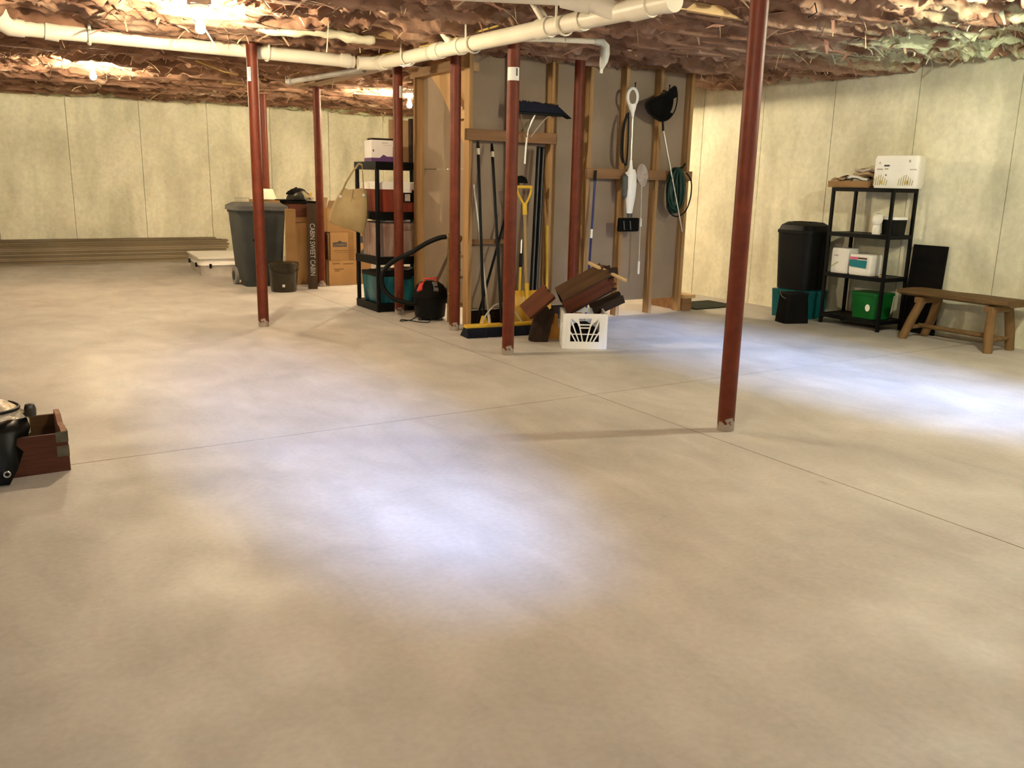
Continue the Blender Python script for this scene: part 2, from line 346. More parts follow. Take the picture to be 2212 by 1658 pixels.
# ------------------------------------------------------------------ mesh builder
class MB:
    def __init__(s):
        s.v = []; s.f = []
    def add(s, vs, fs, T=None):
        k = len(s.v)
        for p in vs:
            p = Vector(p)
            s.v.append(tuple(T @ p) if T is not None else tuple(p))
        for f in fs:
            s.f.append([i + k for i in f])
        return s
    def box(s, c, d, rot=None, taper=None):
        x, y, z = d[0] / 2, d[1] / 2, d[2] / 2
        t = taper or (1, 1)
        vs = [(-x, -y, -z), (x, -y, -z), (x, y, -z), (-x, y, -z), (-x * t[0], -y * t[1], z), (x * t[0], -y * t[1], z), (x * t[0], y * t[1], z), (-x * t[0], y * t[1], z)]
        T = Matrix.Translation(c)
        if rot is not None: T = T @ Euler(rot).to_matrix().to_4x4()
        return s.add(vs, [(0, 3, 2, 1), (4, 5, 6, 7), (0, 1, 5, 4), (1, 2, 6, 5), (2, 3, 7, 6), (3, 0, 4, 7)], T)
    def lim(s, a, b):
        c = [(a[i] + b[i]) / 2 for i in range(3)]; d = [abs(b[i] - a[i]) for i in range(3)]
        return s.box(c, d)
    def bar(s, p0, p1, w, h, up=(0, 0, 1)):
        p0, p1 = Vector(p0), Vector(p1); d = (p1 - p0); L = d.length; d.normalize()
        upv = Vector(up)
        if abs(d.dot(upv)) > 0.99: upv = Vector((0, 1, 0))
        x = d.cross(upv).normalized(); z = x.cross(d).normalized()
        T = Matrix((x, d, z)).transposed().to_4x4(); T.translation = (p0 + p1) / 2
        a, b, c = w / 2, L / 2, h / 2
        vs = [(-a, -b, -c), (a, -b, -c), (a, b, -c), (-a, b, -c), (-a, -b, c), (a, -b, c), (a, b, c), (-a, b, c)]
        return s.add(vs, [(0, 3, 2, 1), (4, 5, 6, 7), (0, 1, 5, 4), (1, 2, 6, 5), (2, 3, 7, 6), (3, 0, 4, 7)], T)
    def tube(s, pts, r, n=12, cap=True, closed=False):
        P = [Vector(p) for p in pts]; m = len(P)
        rs = r if isinstance(r, (list, tuple)) else [r] * m
        k = len(s.v); prev = None
        for i in range(m):
            if closed: t = P[(i + 1) % m] - P[i - 1]
            elif i == 0: t = P[1] - P[0]
            elif i == m - 1: t = P[-1] - P[-2]
            else: t = (P[i + 1] - P[i]).normalized() + (P[i] - P[i - 1]).normalized()
            t.normalize()
            if prev is None:
                a = Vector((0, 0, 1)) if abs(t.z) < 0.9 else Vector((1, 0, 0))
                x = t.cross(a).normalized()
            else:
                x = (prev - t * prev.dot(t)).normalized()
            prev = x; y = t.cross(x)
            for j in range(n):
                an = 2 * math.pi * j / n
                s.v.append(tuple(P[i] + (x * math.cos(an) + y * math.sin(an)) * rs[i]))
        rows = m if closed else m - 1
        for i in range(rows):
            i2 = (i + 1) % m
            for j in range(n):
                s.f.append([k + i * n + j, k + i * n + (j + 1) % n, k + i2 * n + (j + 1) % n, k + i2 * n + j])
        if cap and not closed:
            s.f.append([k + j for j in range(n)][::-1]); s.f.append([k + (m - 1) * n + j for j in range(n)])
        return s
    def lathe(s, prof, c=(0, 0, 0), n=24, T=None, sx=1.0, sy=1.0):
        k = len(s.v); c = Vector(c)
        for (r, z) in prof:
            for j in range(n):
                an = 2 * math.pi * j / n
                p = Vector((r * math.cos(an) * sx, r * math.sin(an) * sy, z))
                if T is not None: p = T @ p
                s.v.append(tuple(p + c))
        for i in range(len(prof) - 1):
            for j in range(n):
                s.f.append([k + i * n + j, k + i * n + (j + 1) % n, k + (i + 1) * n + (j + 1) % n, k + (i + 1) * n + j])
        if prof[0][0] > 1e-6: s.f.append([k + j for j in range(n)][::-1])
        if prof[-1][0] > 1e-6: s.f.append([k + (len(prof) - 1) * n + j for j in range(n)])
        return s
    def prism(s, poly, h, T=None):
        """2D outline in local xy extruded along local z from 0 to h"""
        n = len(poly)
        vs = [(p[0], p[1], 0) for p in poly] + [(p[0], p[1], h) for p in poly]
        fs = [list(range(n))[::-1], list(range(n, 2 * n))] + [[i, (i + 1) % n, n + (i + 1) % n, n + i] for i in range(n)]
        return s.add(vs, fs, T)
    def rrect(s, w, d, h, r, T=None, taper=1.0, seg=4, z0=0.0):
        """rounded-corner box, optionally wider at the top"""
        def ring(W, D, z, rr):
            o = []
            for cx, cy, a0 in ((W / 2 - rr, D / 2 - rr, 0), (-W / 2 + rr, D / 2 - rr, 90), (-W / 2 + rr, -D / 2 + rr, 180), (W / 2 - rr, -D / 2 + rr, 270)):
                for q in range(seg + 1):
                    a = R(a0 + 90 * q / seg); o.append((cx + rr * math.cos(a), cy + rr * math.sin(a), z))
            return o
        a = ring(w, d, z0, r); b = ring(w * taper, d * taper, z0 + h, r)
        n = len(a)
        return s.add(a + b, [list(range(n))[::-1], list(range(n, 2 * n))] + [[i, (i + 1) % n, n + (i + 1) % n, n + i] for i in range(n)], T)
    def build(s, name, m, parent=None, smooth=False, bevel=0.0, loc=None, rot=None, weld=False, kind=None, label=None):
        me = bpy.data.meshes.new(name)
        me.from_pydata(s.v, [], s.f)
        me.materials.append(MT[m] if isinstance(m, str) else m)
        if weld:
            bm = bmesh.new(); bm.from_mesh(me); bmesh.ops.remove_doubles(bm, verts=bm.verts, dist=1e-5)
            bmesh.ops.recalc_face_normals(bm, faces=bm.faces); bm.to_mesh(me); bm.free()
        me.update()
        o = bpy.data.objects.new(name, me); COL.objects.link(o)
        if smooth:
            me.polygons.foreach_set('use_smooth', [True] * len(me.polygons))
            if hasattr(me, 'set_sharp_from_angle'): me.set_sharp_from_angle(angle=R(40))
        if bevel:
            b = o.modifiers.new('bevel', 'BEVEL'); b.width = bevel; b.segments = 2; b.limit_method = 'ANGLE'; b.angle_limit = R(40)
        if parent is not None: o.parent = parent
        if loc is not None: o.location = loc
        if rot is not None: o.rotation_euler = rot
        if kind: o['kind'] = kind
        if label: o['label'] = label
        return o

def tag(o, label, cat, group=None):
    o['label'] = label; o['category'] = cat
    if group: o['group'] = group
    return o
def thing(name, label, cat, loc=(0, 0, 0), rz=0.0, group=None):
    o = bpy.data.objects.new(name, None); COL.objects.link(o)
    o.empty_display_size = 0.1
    o.location = loc; o.rotation_euler = (0, 0, rz)
    return tag(o, label, cat, group)
def setting(name, loc=(0, 0, 0)):
    o = bpy.data.objects.new(name, None); COL.objects.link(o); o.location = loc; o['kind'] = 'structure'
    o.empty_display_size = 0.1
    return o
def clone(o, parent=None, data=None):
    c = o.copy(); COL.objects.link(c)
    if parent is not None: c.parent = parent
    return c
def text(body, size, m, parent, loc, rot, depth=0.0008, name='lettering', align='CENTER', sx=1.0, bold=0.0):
    cu = bpy.data.curves.new(name, 'FONT'); cu.body = body; cu.size = size; cu.extrude = depth
    cu.align_x = align; cu.align_y = 'CENTER'; cu.offset = bold; cu.resolution_u = 3
    t = bpy.data.objects.new(name, cu); COL.objects.link(t)
    dg = bpy.context.evaluated_depsgraph_get()
    me = bpy.data.meshes.new_from_object(t.evaluated_get(dg))
    bpy.data.objects.remove(t)
    me.materials.append(MT[m])
    o = bpy.data.objects.new(name, me); COL.objects.link(o)
    o.parent = parent; o.location = loc; o.rotation_euler = rot; o.scale = (sx, 1, 1)
    return o
UP = R(90)

# ------------------------------------------------------------------ the room
X0, X1, Y0, Y1 = -4.5, 7.11, -2.4, 13.7
WALL_H = 2.62
# floor: slab panels parted by saw-cut joints
JX, JY, JW = 3.05, 3.985, 0.0045
fl = setting('floor')
MB().lim((X0, Y0, -0.12), (X1, Y1, -0.0035)).build('joint_bed', 'joint', fl)
xs = [X0, JX, X1]; ys = [Y0, JY, Y1]
for i in range(2):
    for j in range(2):
        a = (xs[i] + (JW / 2 if i else 0), ys[j] + (JW / 2 if j else 0), -0.0034)
        b = (xs[i + 1] - (JW / 2 if i == 0 else 0), ys[j + 1] - (JW / 2 if j == 0 else 0), 0.0)
        sl = MB().lim(a, b).build('slab_panel', 'floor', fl); sl.data.materials.append(MT['joint'])
        for p in sl.data.polygons:
            if abs(p.normal.z) < 0.5: p.material_index = 1

def panel_wall(name, axis, pos, out, a0, a1, first, pitch, z1=WALL_H):
    """cast concrete wall: form panels with narrow recessed joints; axis is the one it runs along"""
    w = setting(name)
    T = 0.22
    def L(p, q, z0_, z1_, d0, d1):
        m = MB()
        if axis == 'x': m.lim((p, pos + out * d0, z0_), (q, pos + out * d1, z1_))
        else: m.lim((pos + out * d0, p, z0_), (pos + out * d1, q, z1_))
        return m
    L(a0, a1, -0.05, z1, 0.03, T).build('wall_core', 'joint', w)
    cuts = []
    c = first
    while c > a0 + 0.1: c -= pitch
    while c < a1 - 0.05:
        if c > a0 + 0.05: cuts.append(c)
        c += pitch
    edges = [a0] + cuts + [a1]
    for i in range(len(edges) - 1):
        g = 0.0035
        d = rng.uniform(-0.002, 0.002)
        L(edges[i] + (g if i else 0), edges[i + 1] - (g if i < len(edges) - 2 else 0), -0.05, z1, d, 0.04).build('form_panel', 'wall', w)
    return w
panel_wall('wall_back', 'x', Y1, 1, X0, X1, 1.235, 0.935)
panel_wall('wall_right', 'y', X1, 1, Y0, Y1, 5.72, 0.88)
panel_wall('wall_left', 'y', X0, -1, Y0, Y1, 0.4, 0.9)
# front wall behind the camera with two small basement windows and an added left one for sky fill
WINS = [(-1.9, 0.9), (1.2, 0.62), (4.8, 1.1)]
WZ0, WZ1 = 1.76, 2.10
wf = setting('wall_front')
xe = X0
for (wx, ww) in WINS:
    MB().lim((xe, Y0 - 0.22, -0.05), (wx - ww / 2, Y0, WALL_H)).build('form_panel', 'wall', wf)
    MB().lim((wx - ww / 2, Y0 - 0.22, -0.05), (wx + ww / 2, Y0, WZ0)).build('form_panel', 'wall', wf)
    MB().lim((wx - ww / 2, Y0 - 0.22, WZ1), (wx + ww / 2, Y0, WALL_H)).build('form_panel', 'wall', wf)
    xe = wx + ww / 2
MB().lim((xe, Y0 - 0.22, -0.05), (X1, Y0, WALL_H)).build('form_panel', 'wall', wf)
for i, (wx, ww) in enumerate(WINS):
    w = setting('window_%d' % (i + 1), (wx, Y0 - 0.12, WZ0))
    h = WZ1 - WZ0; m = MB(); t = 0.03
    m.lim((-ww / 2, -0.03, 0), (ww / 2, 0.03, t)); m.lim((-ww / 2, -0.03, h - t), (ww / 2, 0.03, h))
    m.lim((-ww / 2, -0.03, t), (-ww / 2 + t, 0.03, h - t)); m.lim((ww / 2 - t, -0.03, t), (ww / 2, 0.03, h - t))
    m.build('window_frame', 'white', w)
    MB().lim((-0.012, -0.02, t), (0.012, 0.02, h - t)).build('mullion', 'white', w)
    for sx in (-1, 1):
        MB().lim((min(sx * 0.012, sx * (ww / 2 - t)), -0.003, t), (max(sx * 0.012, sx * (ww / 2 - t)), 0.003, h - t)).build('pane', 'glass', w)

# ceiling: floor deck above, joists and ragged insulation
ce = setting('ceiling')
MB().lim((X0, Y0, 2.52), (X1, Y1, 2.60)).build('subfloor', 'beam', ce)

def lattice(seed, n=257):
    return np.random.default_rng(seed).random((n, n))
def vnoise(x, y, seed):
    G = lattice(seed); n = G.shape[0]
    xi = np.floor(x).astype(int); yi = np.floor(y).astype(int)
    fx = x - xi; fy = y - yi
    fx = fx * fx * (3 - 2 * fx); fy = fy * fy * (3 - 2 * fy)
    a = G[xi % n, yi % n]; b = G[(xi + 1) % n, yi % n]; c = G[xi % n, (yi + 1) % n]; d = G[(xi + 1) % n, (yi + 1) % n]
    return (a * (1 - fx) + b * fx) * (1 - fy) + (c * (1 - fx) + d * fx) * fy
def fbm(x, y, seed, o=4):
    s = 0; a = 0.5; t = 0
    for k in range(o):
        s = s + a * vnoise(x * 2 ** k, y * 2 ** k, seed + k); t += a; a *= 0.5
    return s / t
def ins_height(X, Y):
    wob = fbm(X * 0.9, Y * 0.9, 3, 2)
    ph = Y / 0.406 + 0.5 * wob
    bat = np.abs(np.sin(np.pi * ph)) ** 0.55
    z = 2.395 - 0.075 * bat * (0.5 + 0.9 * fbm(X * 0.8, Y * 0.6, 21, 2))
    n3 = fbm(X * 1.7, Y * 3.6, 31, 4)
    ter = np.floor(n3 * 9) / 9; fr = n3 * 9 - np.floor(n3 * 9)
    ter = ter + np.clip((fr - 0.80) / 0.2, 0, 1) / 9
    z = z - 0.25 * (ter - 0.38)
    rid = 1 - np.abs(2 * fbm(X * 2.6 + 7, Y * 6.5, 41, 4) - 1)
    z = z - 0.09 * (rid ** 6)
    z = z + 0.022 * (fbm(X * 6, Y * 11, 51, 3) - 0.5)
    z = z + 0.008 * (fbm(X * 22, Y * 30, 61, 2) - 0.5)
    for (bx, by) in ((1.33, 5.90), (1.16, 9.82), (4.60, 9.86), (4.95, 2.42), (5.25, 8.4), (1.45, 2.05)):
        d2 = ((X - bx) ** 2 + (Y - by) ** 2) / 0.16 ** 2
        z = z + 0.10 * np.exp(-d2 * d2)
    return np.clip(z, 2.225, 2.50)
def grid_mesh(name, m, x0, x1, y0, y1, dx, dy, parent):
    gx = np.arange(x0, x1 + 1e-6, dx); gy = np.arange(y0, y1 + 1e-6, dy)
    X, Y = np.meshgrid(gx, gy, indexing='ij'); Z = ins_height(X, Y)
    nx, ny = X.shape
    co = np.stack([X, Y, Z], -1).reshape(-1, 3).astype(np.float32)
    i = np.arange(nx - 1)[:, None] * ny + np.arange(ny - 1)[None, :]
    q = np.stack([i, i + 1, i + ny + 1, i + ny], -1).reshape(-1, 4)
    me = bpy.data.meshes.new(name)
    me.vertices.add(len(co)); me.vertices.foreach_set('co', co.ravel())
    me.loops.add(q.size); me.loops.foreach_set('vertex_index', q.ravel().astype(np.int32))
    me.polygons.add(len(q)); me.polygons.foreach_set('loop_start', np.arange(0, q.size, 4, dtype=np.int32))
    me.polygons.foreach_set('loop_total', np.full(len(q), 4, dtype=np.int32))
    me.update(calc_edges=True); me.validate()
    me.materials.append(MT[m])
    o = bpy.data.objects.new(name, me); COL.objects.link(o); o.parent = parent; o['kind'] = 'stuff'
    return o
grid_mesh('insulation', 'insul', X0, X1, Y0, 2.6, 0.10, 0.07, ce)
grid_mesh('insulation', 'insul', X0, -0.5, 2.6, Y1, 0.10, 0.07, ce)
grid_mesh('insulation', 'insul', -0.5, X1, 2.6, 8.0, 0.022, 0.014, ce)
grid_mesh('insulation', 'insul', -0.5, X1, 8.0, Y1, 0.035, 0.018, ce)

def shreds(name, m, n, region, lmin, lmax, wmin, wmax, hang, seed):
    g = np.random.default_rng(seed); mb = MB()
    px = g.uniform(region[0], region[1], n); py = g.uniform(region[2], region[3], n)
    pz = ins_height(px, py)
    for k in range(n):
        L = g.uniform(lmin, lmax) * g.uniform(0.5, 1); w = g.uniform(wmin, wmax)
        an = g.normal(0, 0.5) if g.random() < 0.75 else g.uniform(0, math.pi)
        if g.random() < 0.5: an += math.pi
        d = Vector((math.cos(an), math.sin(an), 0)); sd = Vector((-d.y, d.x, g.uniform(-0.4, 0.4)))
        p = Vector((px[k], py[k], pz[k] + 0.006)); sl = g.uniform(0.05, hang); seg = 3
        vs = []
        for i in range(seg + 1):
            t = i / seg
            q = p + d * L * t + Vector((0, 0, -L * sl * t * (0.4 + 0.9 * t)))
            q += Vector((0, 0, g.uniform(-0.006, 0.006)))
            ww = w * (1 - 0.55 * t) * g.uniform(0.6, 1.25)
            vs += [q + sd * ww * 0.5, q - sd * ww * 0.5]
        mb.add(vs, [(2 * i, 2 * i + 1, 2 * i + 3, 2 * i + 2) for i in range(seg)])
    return mb.build(name, m, ce, kind='stuff')
RG = (-0.4, 7.05, 2.8, 13.6)
shreds('insulation_shreds', 'shred_a', 1500, RG, 0.04, 0.22, 0.006, 0.035, 0.5, 1)
shreds('insulation_shreds', 'shred_b', 1100, RG, 0.06, 0.30, 0.010, 0.045, 0.35, 2)
shreds('insulation_shreds', 'shred_c', 700, RG, 0.06, 0.30, 0.010, 0.045, 0.3, 3)
shreds('insulation_shreds', 'shred_a', 420, RG, 0.03, 0.09, 0.004, 0.012, 2.2, 4)
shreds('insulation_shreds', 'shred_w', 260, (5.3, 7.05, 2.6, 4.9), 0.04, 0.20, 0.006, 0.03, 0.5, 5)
shreds('insulation_shreds', 'shred_a', 160, (0.5, 2.1, 5.1, 6.9), 0.05, 0.25, 0.006, 0.03, 0.6, 7)
shreds('insulation_shreds', 'shred_a', 160, (0.3, 2.0, 8.6, 10.3), 0.05, 0.25, 0.006, 0.03, 0.6, 8)
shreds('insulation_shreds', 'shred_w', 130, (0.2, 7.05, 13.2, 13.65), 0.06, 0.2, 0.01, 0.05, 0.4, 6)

# joists left bare between the batts
for (xa, xb, y, zb) in ((2.6, 6.9, 10.62, 2.255), (2.6, 6.9, 11.03, 2.26), (3.3, 6.9, 11.84, 2.27), (0.9, 2.9, 6.52, 2.275), (0.2, 2.2, 9.9, 2.275), (3.46, 4.35, 4.12, 2.232)):
    MB().lim((xa, y - 0.019, zb), (xb, y + 0.019, 2.5)).build('joist', 'joist', ce)
# pale foam strip sagging beside the drain
pts = []; rs = []
for i in range(22):
    t = i / 21
    pts.append((1.85 + 0.88 * t, 6.52 - 0.04 * t, 2.262 - 0.012 * math.sin(t * 9) + rng.uniform(-.006, .006))); rs.append(0.028 + 0.014 * abs(math.sin(t * 14)) * (1 if 0 < i < 21 else 0.3))
MB().tube(pts, rs, 9).build('foam_strip', 'batt_w', ce, smooth=True)
# strands dangling from the insulation
for (x, y, ln, dx) in ((2.22, 6.05, 0.24, -0.02), (2.78, 6.9, 0.10, 0.01), (5.2, 4.0, 0.16, 0.03), (4.55, 5.1, 0.07, 0.01), (5.9, 5.0, 0.10, -0.03), (6.55, 5.4, 0.09, 0.03), (0.75, 8.4, 0.10, 0.02), (1.4, 8.9, 0.12, -0.03)):
    MB().tube([(x, y, 2.31), (x + dx * 0.4, y, 2.31 - ln * 0.5), (x + dx, y, 2.31 - ln)], [0.003, 0.003, 0.006], 5).build('dangling_strand', 'string', ce)
# yellow cable running along the deck
MB().tube([(2.95, 9.2, 2.262), (3.0, 8.0, 2.25), (3.13, 7.0, 2.255), (3.17, 6.2, 2.248), (3.19, 5.4, 2.262)], 0.007, 6).build('yellow_cable', 'wire_y', ce, smooth=True)
MB().tube([(1.9, 8.7, 2.255), (2.3, 9.3, 2.245), (2.9, 9.9, 2.26)], 0.007, 6).build('yellow_cable', 'wire_y', ce, smooth=True)

# loose white wires around the two left bulbs and a dark one on the right
for pts in ([(0.95, 9.55, 2.27), (1.02, 9.62, 2.22), (1.12, 9.60, 2.25), (1.22, 9.66, 2.215), (1.36, 9.62, 2.25), (1.48, 9.58, 2.225), (1.5, 9.66, 2.27)],
            [(1.15, 9.45, 2.28), (1.13, 9.47, 2.21), (1.18, 9.46, 2.23), (1.16, 9.44, 2.29)],
            [(1.05, 5.55, 2.28), (1.16, 5.62, 2.225), (1.28, 5.58, 2.25), (1.45, 5.66, 2.215), (1.58, 5.60, 2.28)],
            [(1.55, 5.9, 2.28), (1.68, 5.82, 2.225), (1.85, 5.86, 2.24), (1.98, 5.8, 2.29)]):
    q = [Vector(p) for p in pts]; MB().tube(q, 0.005, 6).build('loose_wire', 'white', ce, smooth=True)
MB().tube([(4.28, 3.66, 2.29), (4.29, 3.64, 2.22), (4.20, 3.62, 2.18)], 0.004, 6).build('loose_wire', 'black', ce, smooth=True)

# ------------------------------------------------------------------ partition framed in bare studs
pw = setting('wall_partition')
PY = 6.45            # front face of the studs
PLX = 3.545          # left face of the end stud
ST = 0.038; SD = 0.089; PT = 2.27
for k, x in enumerate((3.545, 3.95, 4.355, 4.76, 5.165, 5.57, 5.955)):
    MB().lim((x, PY, 0.0), (x + ST, PY + SD, PT)).build('stud', 'stud', pw, bevel=0.002)
MB().lim((PLX, PY, PT), (6.0, PY + SD, PT + 0.038)).build('top_plate', 'stud_x', pw)
MB().lim((PLX, PY, PT + 0.038), (6.0, PY + SD, PT + 0.076)).build('top_plate', 'stud_x', pw)
# drywall seen from its unpainted back, stopping short of the floor
for (a, b) in ((3.585, 4.70), (4.705, 6.0)):
    MB().lim((a, PY + SD, 0.13), (b, PY + SD + 0.013, PT)).build('drywall_sheet', 'drywall', pw)
MB().lim((3.60, PY + SD - 0.02, 0.0), (4.7, PY + SD + 0.0, 0.128)).build('kick_board', 'dark_wood', pw)
MB().lim((4.40, PY + SD - 0.012, 0.13), (4.47, PY + SD - 0.001, PT)).build('backing_strip', 'stud', pw)
# rails nailed across the studs
MB().lim((3.50, PY - 0.038, 1.555), (4.395, PY - 0.001, 1.645)).build('nailed_rail', 'stud_x', pw, bevel=0.003)
MB().lim((4.735, PY - 0.038, 1.275), (6.0, PY - 0.001, 1.365)).build('nailed_rail', 'stud_x', pw, bevel=0.003)
MB().lim((3.59, PY + 0.02, 0.705), (3.945, PY + 0.058, 0.743)).build('blocking', 'stud_x', pw)
MB().lim((3.59, PY + 0.03, 2.10), (3.65, PY + 0.10, 2.17)).build('blocking', 'stud_y', pw)
# left return wall
LY1 = 7.515
MB().lim((PLX, LY1 - 0.038, 0.0), (PLX + SD, LY1, 2.13)).build('stud', 'stud', pw, bevel=0.002)
MB().lim((PLX, PY + SD + 0.002, 2.13), (PLX + SD, LY1 + 0.07, 2.168)).build('top_plate', 'stud_y', pw)
MB().lim((PLX + 0.005, PY + SD + 0.002, 2.168), (PLX + SD, LY1 + 0.05, 2.206)).build('top_plate', 'stud_y', pw)
MB().lim((PLX + SD, PY + SD + 0.014, 0.13), (PLX + SD + 0.013, LY1, 1.325)).build('drywall_sheet', 'drywall', pw)
MB().lim((PLX + SD, PY + SD + 0.014, 1.33), (PLX + SD + 0.013, LY1, 2.13)).build('drywall_sheet', 'drywall', pw)
MB().tube([(PLX + 0.086, 7.45, 1.345), (PLX + 0.07, 7.445, 1.31), (PLX + 0.075, 7.44, 1.28)], 0.004, 5).build('torn_paper', 'drywall', pw)
# plywood gusset and brace in the top corner
Tg = Matrix(((0, 0, 1, PLX + 0.062), (1, 0, 0, 0), (0, 1, 0, 0), (0, 0, 0, 1)))
MB().prism([(6.56, 2.128), (7.28, 2.128), (7.10, 2.00), (6.56, 1.44)], 0.02, Tg).build('gusset', 'ply', pw)
MB().bar((PLX + 0.03, 6.57, 1.80), (PLX + 0.03, 6.80, 1.97), 0.03, 0.06, up=(1, 0, 0)).build('brace', 'stud_y', pw)
MB().lim((PLX + 0.004, 6.545, 1.73), (PLX + 0.05, 6.75, 1.80)).build('blocking', 'stud_y', pw)
# unseen board added to keep bulb light off the right wall's top
MB().lim((5.93, PY + SD + 0.015, 2.10), (5.99, 9.6, 2.26)).build('light_cut_board', 'beam', pw)
MB().lim((5.93, 9.56, 0.0), (5.99, 9.6, 2.10)).build('stud', 'stud', pw)

# beam the columns carry
MB().lim((3.23, 6.0, 2.207), (3.40, 10.0, 2.44)).build('ceiling_beam', 'beam', ce)

# ------------------------------------------------------------------ steel columns
def column(x, y, top, label, sticker=None):
    t = thing('steel_column', label, 'column', (x, y, 0), 0, 'red steel columns holding up the ceiling')
    MB().lathe([(0.0435, 0.0), (0.0435, top)], n=28).build('pipe_shaft', 'post', t, smooth=True)
    MB().box((0, 0, top + 0.004), (0.13, 0.13, 0.008)).build('cap_plate', 'post', t)
    if sticker:
        z, h, a0, a1 = sticker
        m = MB(); n = 8; vs = []; fs = []
        for i in range(n + 1):
            a = R(a0 + (a1 - a0) * i / n); vs += [(0.0442 * math.cos(a), 0.0442 * math.sin(a), z), (0.0442 * math.cos(a), 0.0442 * math.sin(a), z + h)]
        for i in range(n): fs.append((2 * i, 2 * i + 2, 2 * i + 3, 2 * i + 1))
        m.add(vs, fs).build('paper_sticker', 'white', t, smooth=True)
        m = MB(); vs = []; fs = []
        for i in range(3):
            a = R(a0 + (a1 - a0) * (0.70 + 0.06 * i)); vs += [(0.0446 * math.cos(a), 0.0446 * math.sin(a), z + 0.35 * h), (0.0446 * math.cos(a), 0.0446 * math.sin(a), z + h * 0.92)]
        for i in range(2): fs.append((2 * i, 2 * i + 2, 2 * i + 3, 2 * i + 1))
        m.add(vs, fs).build('sticker_print', 'ink_blue', t)
    return t
column(3.21, 3.06, 2.30, 'nearest red steel column, the tallest one, standing alone right of centre')
column(3.23, 5.26, 2.19, 'red steel column with a white sticker in front of the snow shovel and push broom', (1.895, 0.085, 175, 300))
column(3.37, 6.36, 2.195, 'red steel column just right of the black shop vacuum')
column(3.32, 7.36, 2.195, 'red steel column in front of the left black plastic shelf, small sticker high up', (1.93, 0.10, 265, 330))
column(3.39, 9.68, 2.195, 'dark red steel column beside the lettered wooden sign and cardboard boxes')
column(2.00, 7.19, 2.285, 'red steel column standing in front of the grey wheeled garbage can', (1.955, 0.105, 185, 235))
column(3.165, 11.0, 2.2, 'red steel column half hidden right behind the one by the garbage can')
column(4.46, 6.20, 2.26, 'red steel column against the stud wall behind the milk crate')

# ------------------------------------------------------------------ bare bulbs
BULB = [(0.0, -0.112), (0.012, -0.110), (0.024, -0.101), (0.030, -0.085), (0.029, -0.068), (0.022, -0.048), (0.015, -0.034), (0.0145, -0.018)]
def bulb(x, y, z, label, m='bulb'):
    t = thing('light_bulb', label, 'light bulb', (x, y, z + 0.07), 0, 'bare bulbs under the insulation')
    MB().lathe(BULB, n=16).build('glass_globe', m, t, smooth=True)
    MB().lathe([(0.0145, -0.02), (0.016, -0.018), (0.016, 0.0), (0.028, 0.004), (0.045, 0.02), (0.055, 0.03), (0.055, 0.055), (0.0, 0.055)], n=20).build('lampholder', 'porcelain', t, smooth=True)
    MB().lim((-0.06, -0.06, 0.055), (0.06, 0.06, 0.23)).build('junction_box', 'ink_blue', t)
    return t
bulb(1.33, 5.90, 2.125, 'largest lit bare bulb in view, upper left in front of the cream drain pipe')
bulb(1.16, 9.82, 2.165, 'lit bare bulb farther back on the left, above the concrete wall')
bulb(4.60, 9.86, 2.11, 'lit bare bulb at the left end of the stud partition, far back')
bulb(4.95, 2.42, 2.16, 'lit bare bulb out of frame on the right side', 'bulb_cool')
bulb(1.45, 2.05, 2.12, 'lit bare bulb above the camera, out of frame', 'bulb_dim')
bulb(5.25, 8.4, 2.135, 'lit bare bulb hidden behind the stud partition')

# ------------------------------------------------------------------ drain pipes
def pz(y): return 2.184 - (7.26 - y) * 0.0172       # fall of the main drain
dp = thing('drain_pipe', 'long cream plastic drain pipe running under the ceiling with a corner elbow', 'pipe', (3.08, 7.33, 2.19))
O = Vector((3.08, 7.33, 2.19))
def W(p): return tuple(Vector(p) - O)
MB().tube([W((3.08, 7.2, pz(7.2))), W((3.08, 3.55, pz(3.55)))], 0.052, 20).build('main_run', 'pvc', dp, smooth=True)
MB().tube([W((2.9, 7.33, 2.195)), W((0.42, 7.33, 2.205))], 0.052, 20).build('side_run', 'pvc', dp, smooth=True)
e = []
for i in range(7):
    a = R(90 * i / 6); e.append(W((2.94 + 0.14 * math.sin(a), 7.19 + 0.14 * math.cos(a), 2.19)))
MB().tube(e, 0.056, 18).build('elbow', 'pvc', dp, smooth=True)
for y, l in ((7.12, .10), (6.10, .13), (5.74, .05), (4.66, .13), (4.28, .05), (3.75, .16)):
    MB().tube([W((3.08, y + l / 2, pz(y))), W((3.08, y - l / 2, pz(y)))], 0.0605, 20).build('coupling', 'pvc', dp, smooth=True)
for x in (2.82, 0.62):
    MB().tube([W((x + .045, 7.33, 2.196)), W((x - .045, 7.33, 2.204))], 0.0605, 20).build('coupling', 'pvc', dp, smooth=True)
# branches rising into the floor above
for y in (5.85, 4.62):
    MB().tube([W((3.08, y, pz(y))), W((3.05, y + 0.10, 2.27)), W((3.0, y + 0.14, 2.36))], 0.028, 14).build('branch', 'pvc', dp, smooth=True)
MB().tube([W((3.08, 3.95, pz(3.9))), W((2.92, 4.12, 2.215)), W((2.70, 4.28, 2.225)), W((2.35, 4.5, 2.235))], 0.05, 18).build('branch', 'pvc', dp, smooth=True)
MB().tube([W((2.98, 4.06, 2.18)), W((2.86, 4.165, 2.215))], 0.059, 18).build('coupling', 'pvc', dp, smooth=True)
MB().tube([W((3.08, 3.56, pz(3.56))), W((3.08, 3.50, pz(3.5)))], 0.056, 20).build('cleanout_cap', 'pvc', dp, smooth=True)
MB().tube([W((0.45, 7.33, 2.205)), W((0.36, 7.33, 2.21)), W((0.31, 7.30, 2.235)), W((0.29, 7.28, 2.29)), W((0.29, 7.27, 2.38))], [0.06, 0.066, 0.068, 0.066, 0.062], 18).build('elbow', 'pvc', dp, smooth=True)
